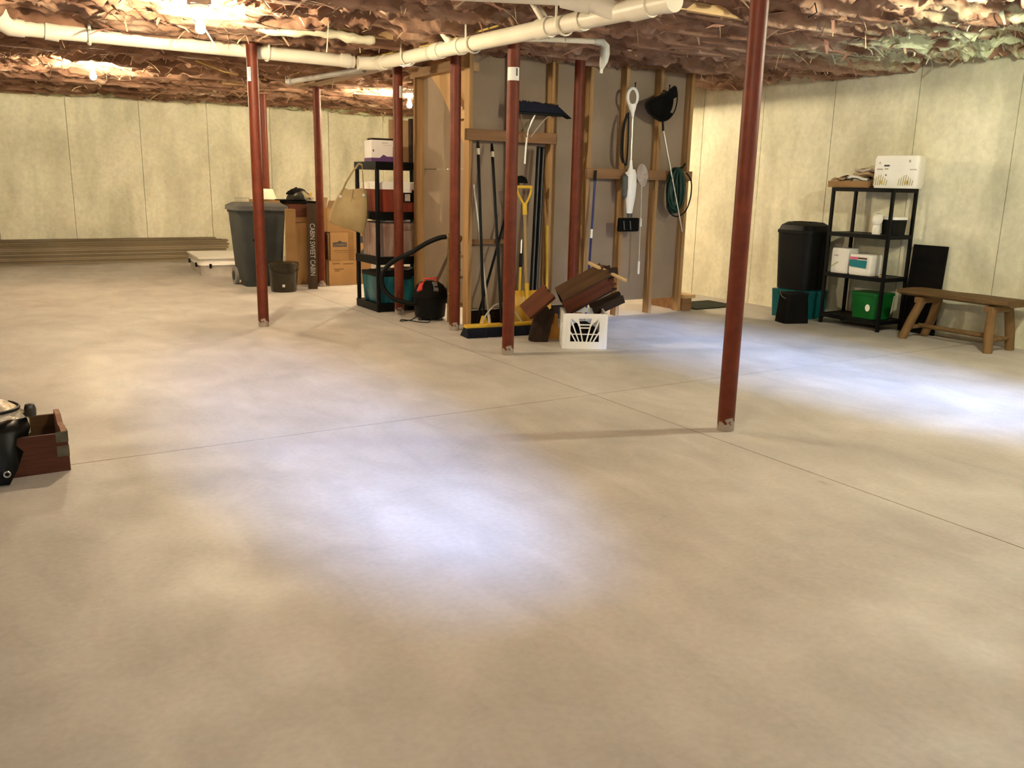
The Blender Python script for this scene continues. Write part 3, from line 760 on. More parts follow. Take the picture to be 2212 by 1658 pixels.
def strap(pos, along):
    m = MB(); p = []
    for i in range(9):
        a = R(180 + 180 * i / 8)
        c, s_ = 0.064 * math.cos(a), 0.064 * math.sin(a)
        p.append((c, 0, s_) if along == 'y' else (0, c, s_))
    p = [(p[0][0], p[0][1], 0.14)] + p
    P = [tuple(Vector(pos) + Vector(q) - O) for q in p]
    for i in range(len(P) - 1):
        m.bar(P[i], P[i + 1], 0.02, 0.004, up=(0, 0, 1) if i else (1, 0, 0) if along == 'y' else (0, 1, 0))
    m.tube(P, 0.006, 6)
    m.build('hanger_strap', 'pvc', dp)
for y in (6.62, 5.55, 4.45): strap((3.08, y, pz(y)), 'y')
for x in (2.16, 0.86): strap((x, 7.33, 2.20), 'x')
for x in (2.62, 2.86): MB().bar(W((x, 7.36, 2.24)), W((x, 7.36, 2.33)), 0.02, 0.006).build('hanger_strap', 'pvc', dp)

gp = thing('grey_waste_pipe', 'thin grey pipe behind the corner of the cream drain pipe', 'pipe', (2.97, 9.3, 2.2))
MB().tube([(0, 0, 0), (0.22, -1.5, 0.0)], 0.026, 14).build('pipe_run', 'pvc_grey', gp, smooth=True)
MB().tube([(-0.01, 0.03, 0.0), (0.01, -0.06, 0.0)], 0.033, 14).build('coupling', 'pvc_grey', gp, smooth=True)
for s in (-0.04, 0.04): MB().bar((s, 0, 0.0), (s, 0.02, 0.12), 0.012, 0.004, up=(1, 0, 0)).build('hanger_strap', 'pvc', gp)

tp = thing('vent_pipe', 'narrow white pipe ending in a drooping plastic-wrapped elbow', 'pipe', (3.42, 5.42, 2.205))
MB().tube([(0, 0, 0), (0.46, -0.225, -0.003)], 0.018, 14).build('pipe_run', 'pvc', tp, smooth=True)
MB().tube([(-0.005, 0.0025, 0), (0.10, -0.05, 0)], 0.022, 14).build('coupling', 'pvc', tp, smooth=True)
MB().tube([(0.44, -0.215, -0.003), (0.49, -0.24, -0.008), (0.512, -0.25, -0.035), (0.512, -0.25, -0.08), (0.505, -0.247, -0.13), (0.495, -0.244, -0.165), (0.493, -0.243, -0.185)],
          [0.021, 0.027, 0.031, 0.034, 0.031, 0.02, 0.012], 16).build('wrapped_elbow', 'plas_wrap', tp, smooth=True)
MB().tube([(0.493, -0.243, -0.18), (0.491, -0.242, -0.215)], [0.010, 0.012], 10).build('tape_end', 'white', tp, smooth=True)


# ================================================================== things along the back left
# stacked deck boards against the far wall
ORD = ['bottom', 'second', 'third', 'fourth', 'fifth', 'sixth', 'seventh', 'eighth', 'ninth', 'tenth', 'eleventh', 'twelfth', 'thirteenth']
bds = [MB().lim((-2.4, -0.069, 0), (2.4, 0.069, 0.0226)).build('deck_board', dm, bevel=0.003) for dm in ('deck', 'deck_b')]
for row, (yy, nl) in enumerate(((13.40, 12), (13.56, 13))):
    for k in range(nl):
        kk = row * 20 + k; o = bds[kk] if kk < 2 else clone(bds[int(rng.integers(0, 2))])
        if row == 1 and k == nl - 1: xo = 0.7
        else: xo = 0.82 + rng.uniform(-0.03, 0.03)
        o.location = (xo, yy + rng.uniform(-0.016, 0.012), 0.001 + k * 0.0252)
        tag(o, 'weathered brown deck board, %s layer up, %s row of the stack' % (ORD[k], 'front' if row == 0 else 'wall-side'), 'board', 'deck boards stacked along the back wall')

# underbed storage box
t = thing('storage_box', 'low white-lidded underbed storage box on the floor left of the garbage can', 'storage box', (2.72, 11.72, 0), R(-4))
MB().rrect(0.60, 0.98, 0.13, 0.05, taper=1.05).build('tub', 'tote_clear', t, smooth=True)
MB().rrect(0.66, 1.05, 0.085, 0.06, taper=0.97, z0=0.132).build('lid', 'tote_lid', t, smooth=True)
MB().rrect(0.69, 1.08, 0.018, 0.06, z0=0.214).build('lid_rim', 'tote_lid', t, smooth=True)
for (x, y) in ((-0.338, 0.30), (-0.338, -0.30), (-0.20, -0.535), (0.2, -0.535)):
    MB().box((x, y, 0.125), (0.03, 0.03, 0.055)).build('latch', 'black', t, bevel=0.006)

# grey wheeled garbage can
t = thing('garbage_can', 'large grey wheeled garbage can with a hinged lid', 'garbage can', (2.79, 10.13, 0))
MB().rrect(0.43, 0.44, 0.78, 0.05, taper=1.22, z0=0.06).build('body', 'can_grey', t, smooth=True)
MB().rrect(0.40, 0.30, 0.06, 0.05, T=Matrix.Translation((0.0, -0.06, 0))).build('foot', 'can_grey', t, smooth=True)
MB().rrect(0.545, 0.56, 0.028, 0.05, z0=0.826).build('rim', 'can_grey', t, smooth=True)
lid = MB()
lid.rrect(0.585, 0.62, 0.05, 0.06, z0=0.855, taper=0.99)
lid.rrect(0.57, 0.60, 0.035, 0.06, z0=0.904, taper=0.80)
lo_ = lid.build('lid', 'can_lid', t, smooth=True)
MB().box((0, -0.315, 0.872), (0.16, 0.03, 0.03)).build('lid_grip', 'can_lid', lo_, bevel=0.006)
for s in (-1, 1):
    Tw = Matrix.Translation((s * 0.232, 0.15, 0.10)) @ Matrix.Rotation(R(90), 4, 'Y')
    w = MB().lathe([(0.05, -0.022), (0.097, -0.022), (0.10, 0), (0.097, 0.022), (0.05, 0.022)], n=24, T=Tw.to_3x3(), c=Tw.translation).build('wheel', 'wheel_grey', t, smooth=True)
    MB().lathe([(0.0, -0.026), (0.056, -0.024), (0.056, 0.024), (0.0, 0.026)], n=20, T=Tw.to_3x3(), c=Tw.translation).build('hub', 'black', w, smooth=True)
MB().tube([(-0.24, 0.15, 0.10), (0.24, 0.15, 0.10)], 0.01, 8).build('axle', 'steel', t)
MB().tube([(-0.19, 0.30, 0.90), (-0.19, 0.335, 0.915), (0.19, 0.335, 0.915), (0.19, 0.30, 0.90)], 0.014, 8).build('rear_handle', 'can_grey', t, smooth=True)
MB().rrect(0.13, 0.012, 0.02, 0.004, T=Matrix.Translation((-0.06, -0.247, 0.52))).build('moulded_grip', 'black_soft', t)
# comb-like wire grate lying on the lid
t = thing('wire_grate', 'small wire grate resting on the garbage can lid', 'grate', (2.66, 10.24, 0.941))
m = MB()
for s in (-1, 1): m.bar((-0.085, 0, s * 0.02 + 0.022), (0.085, 0, s * 0.02 + 0.022), 0.01, 0.006)
m.build('frame', 'grille', t)
for i in range(9): MB().tube([(-0.076 + i * 0.019, -0.012, 0.0), (-0.076 + i * 0.019, 0.0, 0.055)], 0.0035, 5).build('tine', 'grille', t)

# smoked bucket
t = thing('plastic_bucket', 'dark smoky plastic bucket with a lid in front of the garbage can', 'bucket', (2.86, 9.42, 0))
MB().lathe([(0.0, 0), (0.135, 0), (0.14, 0.006), (0.158, 0.27), (0.158, 0.30)], n=32).build('body', 'bucket', t, smooth=True)
MB().lathe([(0.168, 0.285), (0.170, 0.312), (0.155, 0.325), (0.0, 0.330)], n=32).build('lid', 'bucket', t, smooth=True)
hp = [(0.165 * math.cos(R(a)), 0.165 * math.sin(R(a)) - 0.012, 0.27 - 0.06 * math.sin(R(a - 180)) ) for a in range(180, 361, 15)]
MB().tube(hp, 0.003, 6).build('bail_handle', 'black', t, smooth=True)
MB().box((-0.045, -0.146, 0.075), (0.028, 0.004, 0.028), rot=(R(3), 0, R(-17))).build('price_label', 'white', t)

# lettered sign standing on end
t = thing('wooden_sign', 'dark wooden plank sign lettered CABIN SWEET CABIN standing on end', 'sign', (3.215, 9.49, 0), R(-14))
t.rotation_euler = (R(-2.5), R(1.0), R(-14))
MB().lim((-0.052, -0.009, 0.0), (0.052, 0.009, 0.95)).build('plank', 'sign', t, bevel=0.003)
text('CABIN SWEET CABIN', 0.078, 'chalk', t, (0.0, -0.0105, 0.44), (UP, UP, 0), sx=0.78)

# cardboard clutter between can and column
t = thing('carton', 'tall cardboard carton standing behind the lettered sign', 'box', (3.33, 10.10, 0))
MB().lim((-0.15, -0.16, 0), (0.075, 0.16, 0.72)).build('carton_body', 'card', t, bevel=0.004)
MB().lim((-0.02, -0.1615, 0.0), (0.05, -0.1602, 0.72)).build('tape', 'card_d', t)
t = tag(MB().box((0, 0, 0.44), (0.11, 0.10, 0.88), rot=None, taper=(1.0, 0.8)).build('cardboard_tube_box', 'card_d', bevel=0.004), 'narrow brown cardboard box leaning between garbage can and lettered sign', 'box')
t.location = (3.045, 9.735, 0); t.rotation_euler = (0, R(1.0), R(-8))
t = thing('wooden_tray', 'pale wooden tray frame on top of the tall carton', 'tray', (3.285, 10.09, 0.722))
for s in (-1, 1):
    MB().lim((-0.15, s * 0.15 - 0.009, 0.0), (0.15, s * 0.15 + 0.009, 0.06)).build('tray_side', 'stud_x', t)
    MB().lim((s * 0.141 - 0.009, -0.14, 0.0), (s * 0.141 + 0.009, 0.14, 0.06)).build('tray_end', 'stud_y', t)
MB().lim((-0.13, -0.14, 0.0), (0.13, 0.14, 0.006)).build('tray_bottom', 'stud_x', t)
t = thing('wooden_chest', 'dark maroon wooden chest stacked on the carton behind the sign', 'chest', (3.285, 10.10, 0.783))
MB().lim((-0.17, -0.15, 0), (0.17, 0.15, 0.15)).build('chest_body', 'maroon', t, bevel=0.004)
MB().lim((-0.18, -0.16, 0.152), (0.18, 0.16, 0.18)).build('chest_lid', 'black_soft', t, bevel=0.004)
t = tag(MB().lim((-0.15, -0.12, 0), (0.15, 0.12, 0.012)).build('flat_case', 'black_soft', bevel=0.002), 'thin dark flat case lying on the maroon chest', 'case')
t.location = (3.19, 10.12, 0.9645)
# crumpled camouflage jacket
def lump(name, m, parent, rx, ry, rz, seed, amp=0.18, n=20, rows=10, half=True):
    g = np.random.default_rng(seed); ph = g.uniform(0, 6, 6); mb = MB(); prof = []
    for i in range(rows + 1):
        th = (0.5 * math.pi if half else math.pi) * i / rows
        for j in range(n):
            a = 2 * math.pi * j / n
            k = 1 + amp * (math.sin(3 * a + ph[0] + 2 * th) * 0.5 + math.sin(5 * a + ph[1]) * 0.3 * math.sin(4 * th + ph[2]) + 0.4 * math.sin(2 * a + ph[3]) * math.cos(3 * th + ph[4]))
            if i == 0: k = 1.0
            mb.v.append((rx * math.sin(th) * math.cos(a) * k, ry * math.sin(th) * math.sin(a) * k, max(0.0, rz * math.cos(th) * (k if i else 1)) if half else rz * math.cos(th) * k))
    for i in range(rows):
        for j in range(n):
            mb.f.append([i * n + j, (i + 1) * n + j, (i + 1) * n + (j + 1) % n, i * n + (j + 1) % n])
    if half: mb.f.append([rows * n + j for j in range(n)][::-1])
    return mb.build(name, m, parent, smooth=True)
t = thing('camouflage_jacket', 'crumpled camouflage and black jacket heaped on the maroon chest', 'jacket', (3.285, 10.07, 0.978))
lump('jacket_folds', 'camo', t, 0.165, 0.14, 0.10, 5, 0.22)
o = lump('collar', 'black_soft', t, 0.11, 0.10, 0.075, 8, 0.2); o.location = (-0.02, 0.02, 0.055)
o = MB().box((0.10, -0.105, 0.062), (0.022, 0.012, 0.035), rot=(0, R(25), R(20))).build('patch', 'yellow', t)
t = tag(MB().lathe([(0.0, 0.0), (0.14, 0.0), (0.14, 0.012), (0.10, 0.12), (0.0, 0.125)], n=28).build('lampshade', 'cream', smooth=True), 'cream drum lampshade behind the camouflage jacket', 'lampshade')
t.location = (3.03, 10.62, 0.965)
t = thing('carton', 'large closed carton behind the garbage can carrying the cream lampshade', 'box', (3.02, 10.50, 0))
t.location = (3.03, 10.63, 0)
MB().lim((-0.15, -0.13, 0), (0.15, 0.13, 0.962)).build('carton_body', 'card_d', t, bevel=0.004)

# boxes right of the column
t = thing('carton', 'square cardboard carton on the floor at the bottom of the stack behind the tan bag', 'box', (3.66, 9.86, 0))
MB().lim((-0.17, -0.15, 0), (0.17, 0.15, 0.29)).build('carton_body', 'card', t, bevel=0.004)
for (x, z, w) in ((-0.08, 0.255, 0.09), (0.07, 0.25, 0.13), (-0.05, 0.19, 0.12), (-0.07, 0.17, 0.06)):
    MB().lim((x - w / 2, -0.1512, z - 0.008), (x + w / 2, -0.150, z + 0.008)).build('print_line', 'ink_brown', t)
t = thing('carton', 'moving carton with a dark store logo, second in the stack behind the tan bag', 'box', (3.69, 9.86, 0.292), R(-2))
MB().lim((-0.17, -0.15, 0), (0.17, 0.15, 0.325)).build('carton_body', 'card', t, bevel=0.004)
lg = MB().prism([(-0.085, -0.034), (0.085, -0.034), (0.085, 0.016), (0.03, 0.022), (0.0, 0.040), (-0.03, 0.022), (-0.085, 0.016)], 0.001, Matrix.Translation((-0.055, -0.1502, 0.19)) @ Matrix.Rotation(UP, 4, 'X')).build('logo_plate', 'ink_blue', t)
text("LOWE'S", 0.044, 'card', t, (-0.055, -0.1518, 0.178), (UP, 0, 0), depth=0.0003)
MB().lim((-0.13, -0.1512, 0.108), (0.13, -0.150, 0.118)).build('print_line', 'ink_brown', t)
MB().lim((-0.09, -0.1512, 0.088), (0.12, -0.150, 0.095)).build('print_line', 'ink_brown', t)
MB().lim((0.05, -0.1512, 0.0), (0.115, -0.150, 0.325)).build('tape', 'card_d', t)
t = thing('carton', 'open cardboard carton on top of the stack, flaps up, behind the tan bag', 'box', (3.66, 9.88, 0.62))
m = MB()
m.lim((-0.17, -0.15, 0), (0.17, 0.15, 0.008))
for s in (-1, 1):
    m.lim((-0.17, s * 0.15 - 0.004, 0), (0.17, s * 0.15 + 0.004, 0.27)); m.lim((s * 0.17 - 0.004, -0.15, 0), (s * 0.17 + 0.004, 0.15, 0.27))
m.build('carton_body', 'card', t)
MB().box((-0.02, -0.19, 0.315), (0.30, 0.006, 0.11), rot=(R(38), 0, 0)).build('flap', 'card_in', t)
MB().box((-0.165, 0, 0.33), (0.006, 0.28, 0.12), rot=(0, R(8), 0)).build('flap', 'card_in', t)
MB().box((0.19, 0, 0.33), (0.006, 0.28, 0.12), rot=(0, R(18), 0)).build('flap', 'card_in', t)
for (x, z, w) in ((-0.11, 0.185, 0.014), (-0.085, 0.19, 0.012)):
    MB().lim((x - w, -0.1555, z - 0.025), (x + w, -0.154, z + 0.025)).build('print_mark', 'ink', t)
for k, (x, y, z, rr) in enumerate(((-0.06, -0.02, 0.25, 0.10), (0.05, 0.03, 0.27, 0.09))):
    o = lump('crumpled_newspaper', 'paper', None, rr, 0.08, 0.11, 20 + k, 0.3)
    tag(o, ('grey', 'larger crumpled grey')[k] + ' newspaper wad sticking out of the open carton, ' + ('left one' if k == 0 else 'right one'), 'newspaper')
    o.location = (3.66 + x, 9.88 + y, 0.64 + z - 0.13)
t = thing('carton', 'narrow cardboard carton on the floor between the stack and the black shelf', 'box', (3.945, 9.88, 0))
MB().lim((-0.085, -0.14, 0), (0.085, 0.14, 0.285)).build('carton_body', 'card_d', t, bevel=0.004)
t = thing('carton', 'carton with a cut hand hole above the narrow carton beside the black shelf', 'box', (3.965, 9.90, 0.287))
MB().lim((-0.085, -0.14, 0), (0.085, 0.14, 0.33)).build('carton_body', 'card', t, bevel=0.004)
MB().lim((-0.06, -0.1415, 0.20), (-0.02, -0.1402, 0.28)).build('hand_hole', 'ink', t)
MB().prism([(-0.06, 0.03), (0.06, 0.03), (0.06, 0.18), (0.0, 0.16), (-0.055, 0.10)], 0.0012, Matrix.Translation((0, -0.1402, 0)) @ Matrix.Rotation(UP, 4, 'X')).build('dark_print', 'ink', t)
t = tag(MB().lim((-0.035, -0.12, 0), (0.03, 0.12, 0.615)).build('red_folder_box', 'maroon', bevel=0.004), 'upright dark red box squeezed between the column and the carton stack', 'box')
t.location = (3.452, 9.92, 0)

# ------------------------------------------------------------------ left plastic shelf
def plastic_shelf(name, label, loc, w, d, tiers, th, leg, mtl, deck=True):
    t = thing(name, label, 'shelf', loc)
    H = tiers[-1]
    for k, z in enumerate(tiers):
        m = MB()
        m.lim((0, 0, z - th), (w, 0.02, z)); m.lim((0, d - 0.02, z - th), (w, d, z))
        m.lim((0, 0.02, z - th), (0.02, d - 0.02, z)); m.lim((w - 0.02, 0.02, z - th), (w, d - 0.02, z))
        s = m.build('shelf_board', mtl, t, bevel=0.003)
        m = MB(); m.lim((0.02, 0.02, z - 0.016), (w - 0.02, d - 0.02, z - 0.006))
        for i in range(1, 4): m.lim((0.02, d * i / 4 - 0.006, z - th * 0.8), (w - 0.02, d * i / 4 + 0.006, z - 0.016))
        m.build('deck_ribs', mtl, s)
    for (x, y) in ((leg, leg), (w - leg, leg), (leg, d - leg), (w - leg, d - leg)):
        MB().tube([(x, y, 0), (x, y, H - 0.002)], leg * 0.92, 12).build('leg', mtl, t, smooth=True)
    return t
SLX, SLY = 3.175, 7.535
TL = (0.075, 0.515, 0.93, 1.385)
plastic_shelf('shelving_unit', 'black plastic four-tier shelving unit at the left end of the stud wall', (SLX, SLY, 0), 0.62, 0.53, TL, 0.07, 0.022, 'black')

t = thing('printer_carton', 'white carton with a purple printed base on top of the left black shelf', 'box', (3.325, 7.70, TL[3] + 0.001), R(-6))
MB().lim((-0.15, -0.11, 0), (0.15, 0.11, 0.19)).build('carton_body', 'white_box', t, bevel=0.003)
MB().prism([(-0.15, 0.0), (0.15, 0.0), (0.15, 0.045), (0.0, 0.045), (-0.035, 0.062), (-0.07, 0.032), (-0.15, 0.032)], 0.0012, Matrix.Translation((0, -0.1102, 0)) @ Matrix.Rotation(UP, 4, 'X')).build('purple_band', 'purple', t)
MB().lim((-0.1515, -0.11, 0.0), (-0.1502, 0.11, 0.032)).build('purple_band', 'purple', t)
for (x, z, w, h, mm) in ((-0.02, 0.165, 0.055, 0.008, 'paper'), (0.0, 0.145, 0.08, 0.004, 'paper'), (0.075, 0.09, 0.045, 0.085, 'paper'), (-0.13, 0.095, 0.010, 0.02, 'ink')):
    MB().lim((x - w / 2, -0.1112, z - h / 2), (x + w / 2, -0.1102, z + h / 2)).build('print_mark', mm, t)
t = tag(MB().box((0, 0, 0.009), (0.24, 0.14, 0.016)).build('dark_tray', 'dark_wood', bevel=0.003), 'thin dark wooden tray lying on the white and purple carton', 'tray')
t.location = (3.32, 7.72, TL[3] + 0.193); t.rotation_euler = (0, R(0), R(-4))
t = tag(MB().lim((-0.012, -0.03, 0), (0.012, 0.03, 0.40)).build('dark_batten', 'dark_wood', bevel=0.002), 'dark upright batten standing at the right end of the shelf top', 'batten')
t.location = (3.605, 7.70, TL[3] + 0.001)
t = tag(MB().lim((-0.11, -0.008, 0), (0.11, 0.008, 0.40)).build('cardboard_sheet', 'card_in', bevel=0.002), 'tan cardboard sheet standing behind the carton on the shelf top', 'cardboard')
t.location = (3.60, 7.95, TL[3] + 0.001)

def tote(name, label, loc, w, d, h, bm_, lm_, rz=0.0, lidh=0.035):
    t = thing(name, label, 'storage box', loc, rz)
    MB().rrect(w * 0.93, d * 0.93, h - lidh, 0.03, taper=1.06).build('tub', bm_, t, smooth=True)
    l = MB().rrect(w, d, lidh, 0.035, z0=h - lidh + 0.001).build('lid', lm_, t, smooth=True)
    MB().rrect(w * 0.8, d * 0.8, 0.008, 0.03, z0=h + 0.001).build('lid_panel', lm_, l, smooth=True)
    for s in (-1, 1): MB().box((0, s * (d / 2 + 0.002), h - lidh - 0.012), (w * 0.25, 0.012, 0.03)).build('clip_handle', lm_, t, bevel=0.003)
    return t
t = tote('storage_tote', 'red plastic storage tote with a white lid on the third tier of the left shelf', (3.485, 7.80, TL[2] + 0.001), 0.56, 0.43, 0.265, 'red_tote', 'tote_lid', lidh=0.06)
MB().lim((-0.01, -0.2185, 0.09), (0.135, -0.2125, 0.195)).build('dark_label', 'black_soft', t)
MB().lim((0.0, -0.2200, 0.10), (0.055, -0.2187, 0.165)).build('picture_label', 'paper', t)
t = tote('storage_tote', 'cloudy mauve storage tote with white papers on the second tier of the left shelf', (3.485, 7.80, TL[1] + 0.001), 0.56, 0.43, 0.31, 'pink_tote', 'pink_tote')
t = tag(MB().lim((-0.13, -0.16, 0), (0.13, 0.16, 0.012)).build('paper_plates', 'white', bevel=0.003), 'flat stack of white papers on the mauve tote', 'paper')
t.location = (3.42, 7.76, TL[1] + 0.325)
t = tote('storage_tote', 'dark blue and teal storage tote on the bottom tier of the left shelf', (3.485, 7.80, TL[0] + 0.001), 0.56, 0.43, 0.285, 'blue_tote', 'black')
for k, (x, y) in enumerate(((-0.09, -0.06), (0.10, -0.05))):
    t = tag(MB().lathe([(0.0, 0.0), (0.05, 0.0), (0.085, 0.022), (0.086, 0.026), (0.05, 0.008), (0.0, 0.006)], n=24).build('white_plate', 'white', smooth=True), 'white dish on the blue tote, %s one' % ('left' if k == 0 else 'right'), 'dish')
    t.location = (3.42 + x * 1.1, 7.77 + y, TL[0] + 0.297)

# tan tote bag hanging from the shelf corner
t = thing('tote_bag', 'tan leather tote bag hanging by its straps from the corner of the left shelf', 'bag', (2.985, 7.73, 0.79), R(-20))
n = 12
secs = [(-0.02, 0.140, 0.05, 0.015), (0.03, 0.17, 0.07, 0.0), (0.12, 0.172, 0.075, 0.005), (0.22, 0.150, 0.06, 0.02), (0.30, 0.125, 0.045, 0.035), (0.345, 0.110, 0.025, 0.045)]
m = MB(); vs = []; fs = []
for (z, w, d, sk) in secs:
    for j in range(24):
        a = 2 * math.pi * j / 24
        cx, cy = math.cos(a), math.sin(a)
        px = w * math.copysign(abs(cx) ** 0.45, cx); py = d * math.copysign(abs(cy) ** 0.7, cy)
        zz = z - 0.03 * (px / w) * (1 - z / 0.35) + 0.012 * math.sin(px * 40)
        vs.append((px + sk - 0.10 * (z / 0.35 - 0.5) * -0.35, py + 0.006 * math.sin(5 * a + z * 30), zz))
for i in range(len(secs) - 1):
    for j in range(24): fs.append((i * 24 + j, i * 24 + (j + 1) % 24, (i + 1) * 24 + (j + 1) % 24, (i + 1) * 24 + j))
fs.append(list(range(24))[::-1])
m.add(vs, fs); m.build('bag_body', 'bag', t, smooth=True)
m = MB(); m.tube([(-0.02, -0.066, 0.0), (0.0, -0.068, 0.12), (0.02, -0.062, 0.22), (0.04, -0.052, 0.335)], 0.0025, 5); m.build('seam', 'bag_d', t, smooth=True)
for s, yy in ((-1, -0.048), (1, 0.045)):
    m = MB(); pts = []
    for (x, z) in ((-0.07, 0.29), (-0.02, 0.40), (0.05, 0.51), (0.10, 0.575), (0.128, 0.56), (0.132, 0.48), (0.138, 0.34), (0.142, 0.29)):
        pts.append((x, yy * (1.0 if z < 0.35 else 0.35), z))
    for i in range(len(pts) - 1): m.bar(pts[i], pts[i + 1], 0.006, 0.016, up=(0, 0, 1))
    m.build('strap', 'bag_d', t)
for (x, z) in ((-0.075, 0.275), (0.135, 0.29)):
    MB().lathe([(0, -0.006), (0.013, -0.006), (0.013, 0.0), (0, 0.002)], n=14, T=Matrix.Rotation(R(90), 3, 'X'), c=(x, -0.062, z)).build('rivet', 'steel', t, smooth=True)
MB().box((0.05, -0.058, 0.26), (0.02, 0.008, 0.03), rot=(0, R(-20), 0)).build('clasp', 'brass', t, bevel=0.003)

# ------------------------------------------------------------------ shop vacuum and brass bed end
t = thing('shop_vacuum', 'black and red wet-dry shop vacuum with a looping hose', 'vacuum', (3.455, 6.99, 0), R(-25))
MB().lathe([(0.0, 0.022), (0.125, 0.022), (0.135, 0.03), (0.148, 0.17), (0.150, 0.20)], n=32).build('drum', 'black', t, smooth=True)
MB().lathe([(0.155, 0.198), (0.156, 0.215), (0.152, 0.225)], n=32).build('drum_rim', 'black_soft', t, smooth=True)
hd = MB().lathe([(0.150, 0.222), (0.146, 0.26), (0.125, 0.305), (0.085, 0.335), (0.045, 0.345), (0.0, 0.347)], n=32).build('motor_head', 'black_soft', t, smooth=True)
MB().tube([(-0.05, -0.02, 0.335), (-0.05, -0.02, 0.365), (0.05, -0.01, 0.372), (0.05, -0.01, 0.335)], 0.013, 10).build('carry_handle', 'vac_red', hd, smooth=True)
MB().box((-0.085, -0.085, 0.300), (0.05, 0.10, 0.02), rot=(R(38), R(-22), R(-35))).build('red_switch_panel', 'vac_red', hd, bevel=0.004)
MB().box((0.045, -0.10, 0.305), (0.045, 0.10, 0.018), rot=(R(46), R(8), R(20))).build('grey_latch', 'vac_grey', hd, bevel=0.004)
for a in range(45, 360, 90):
    MB().lathe([(0.0, 0), (0.018, 0.0), (0.022, 0.012), (0.018, 0.024), (0, 0.024)], n=10, c=(0.125 * math.cos(R(a)), 0.125 * math.sin(R(a)), 0.0)).build('caster', 'rubber', t, smooth=True)
# hose in world space, then brought to the vacuum's own frame
Tv = (Matrix.Translation((3.455, 6.99, 0)) @ Matrix.Rotation(R(-25), 4, 'Z')).inverted()
hose_w = [(3.31, 6.98, 0.15), (3.22, 7.01, 0.16), (3.12, 7.08, 0.20), (3.06, 7.14, 0.30), (3.07, 7.15, 0.42), (3.15, 7.10, 0.52), (3.27, 7.00, 0.60), (3.38, 6.90, 0.69), (3.47, 6.82, 0.74), (3.515, 6.76, 0.75)]
def smooth_path(P, k=6):
    P = [Vector(p) for p in P]; out = []
    for i in range(len(P) - 1):
        p0 = P[max(i - 1, 0)]; p1 = P[i]; p2 = P[i + 1]; p3 = P[min(i + 2, len(P) - 1)]
        for q in range(k):
            u = q / k
            out.append(0.5 * ((2 * p1) + (p2 - p0) * u + (2 * p0 - 5 * p1 + 4 * p2 - p3) * u * u + (3 * p1 - p0 - 3 * p2 + p3) * u ** 3))
    out.append(P[-1]); return out
hp = [Tv @ p for p in smooth_path(hose_w, 14)]
MB().tube(hp, [0.020 + 0.0016 * (i % 2) for i in range(len(hp))], 12).build('hose', 'black', t, smooth=True)
cord = [Tv @ p for p in smooth_path([(3.30, 6.86, 0.10), (3.22, 6.86, 0.03), (3.15, 6.95, 0.006), (3.19, 7.02, 0.006), (3.24, 6.93, 0.006), (3.30, 6.80, 0.006), (3.36, 6.79, 0.02), (3.37, 6.83, 0.14)], 6)]
MB().tube(cord, 0.004, 6).build('power_cord', 'black', t, smooth=True)

t = thing('brass_bed_end', 'aged brass bed end rail with a ball finial leaning behind the shop vacuum', 'bed frame', (3.525, 6.76, 0))
for y in (0.0, -0.185):
    MB().tube([(0, y, 0), (0, y, 0.70)], 0.014, 14).build('upright', 'brass', t, smooth=True)
    MB().lathe([(0.0, 0.0), (0.012, 0.0), (0.012, 0.012), (0.024, 0.030), (0.029, 0.050), (0.024, 0.070), (0.0, 0.080)], n=18, c=(0, y, 0.70)).build('ball_finial', 'brass', t, smooth=True)
    for z in (0.48, 0.63): MB().lathe([(0.0165, -0.008), (0.019, 0), (0.0165, 0.008)], n=14, c=(0, y, z)).build('collar', 'brass', t, smooth=True)
for z in (0.655, 0.48, 0.25): MB().tube([(0, 0.0, z), (0, -0.185, z)], 0.010, 10).build('cross_rail', 'brass', t, smooth=True)

# ------------------------------------------------------------------ tools leaning on the studs
def pole(name, label, cat, p0, p1, r, m, extras=(), group=None):
    p0, p1 = Vector(p0), Vector(p1); d = p1 - p0; L = d.length
    t = thing(name, label, cat, p0, 0, group)
    t.rotation_mode = 'QUATERNION'; t.rotation_quaternion = d.to_track_quat('Z', 'Y')
    MB().tube([(0, 0, 0), (0, 0, L)], r, 12).build('handle', m, t, smooth=True)
    return t, L
# garage push broom
t = thing('push_broom', 'garage push broom with yellow block and navy bristles standing on its head', 'broom', (3.60, 6.00, 0), R(-7))
m = MB()
m.add([(-0.30, -0.045, 0.07), (0.30, -0.045, 0.07), (0.30, 0.045, 0.07), (-0.30, 0.045, 0.07), (-0.315, -0.085, 0.0), (0.315, -0.085, 0.0), (0.315, 0.08, 0.0), (-0.315, 0.08, 0.0)],
      [(0, 1, 2, 3), (4, 7, 6, 5), (0, 4, 5, 1), (1, 5, 6, 2), (2, 6, 7, 3), (3, 7, 4, 0)])
m.build('bristles', 'bristle', t)
m = MB(); g = np.random.default_rng(4)
for k in range(150):
    x = g.uniform(-0.30, 0.30); m.tube([(x, -0.05, 0.066), (x * 1.05 + g.uniform(-.01, .01), -0.098 + g.uniform(-.01, .01), 0.0)], [0.003, 0.0015], 4, cap=False)
m.build('bristle_fringe', 'bristle', t, kind='stuff')
MB().lim((-0.305, -0.035, 0.071), (0.305, 0.035, 0.098)).build('block', 'yellow', t, bevel=0.006)
MB().tube([(0.02, 0.0, 0.098), (0.10, 0.44, 1.47)], 0.0125, 12).build('handle', 'black', t, smooth=True)
MB().tube([(0.0975, 0.4265, 1.425), (0.10, 0.44, 1.47)], 0.0142, 12).build('grip_band', 'cream', t, smooth=True)
MB().tube([(0.10, 0.44, 1.468), (0.104, 0.462, 1.535)], [0.015, 0.010], 12).build('hanging_tip', 'black', t, smooth=True)
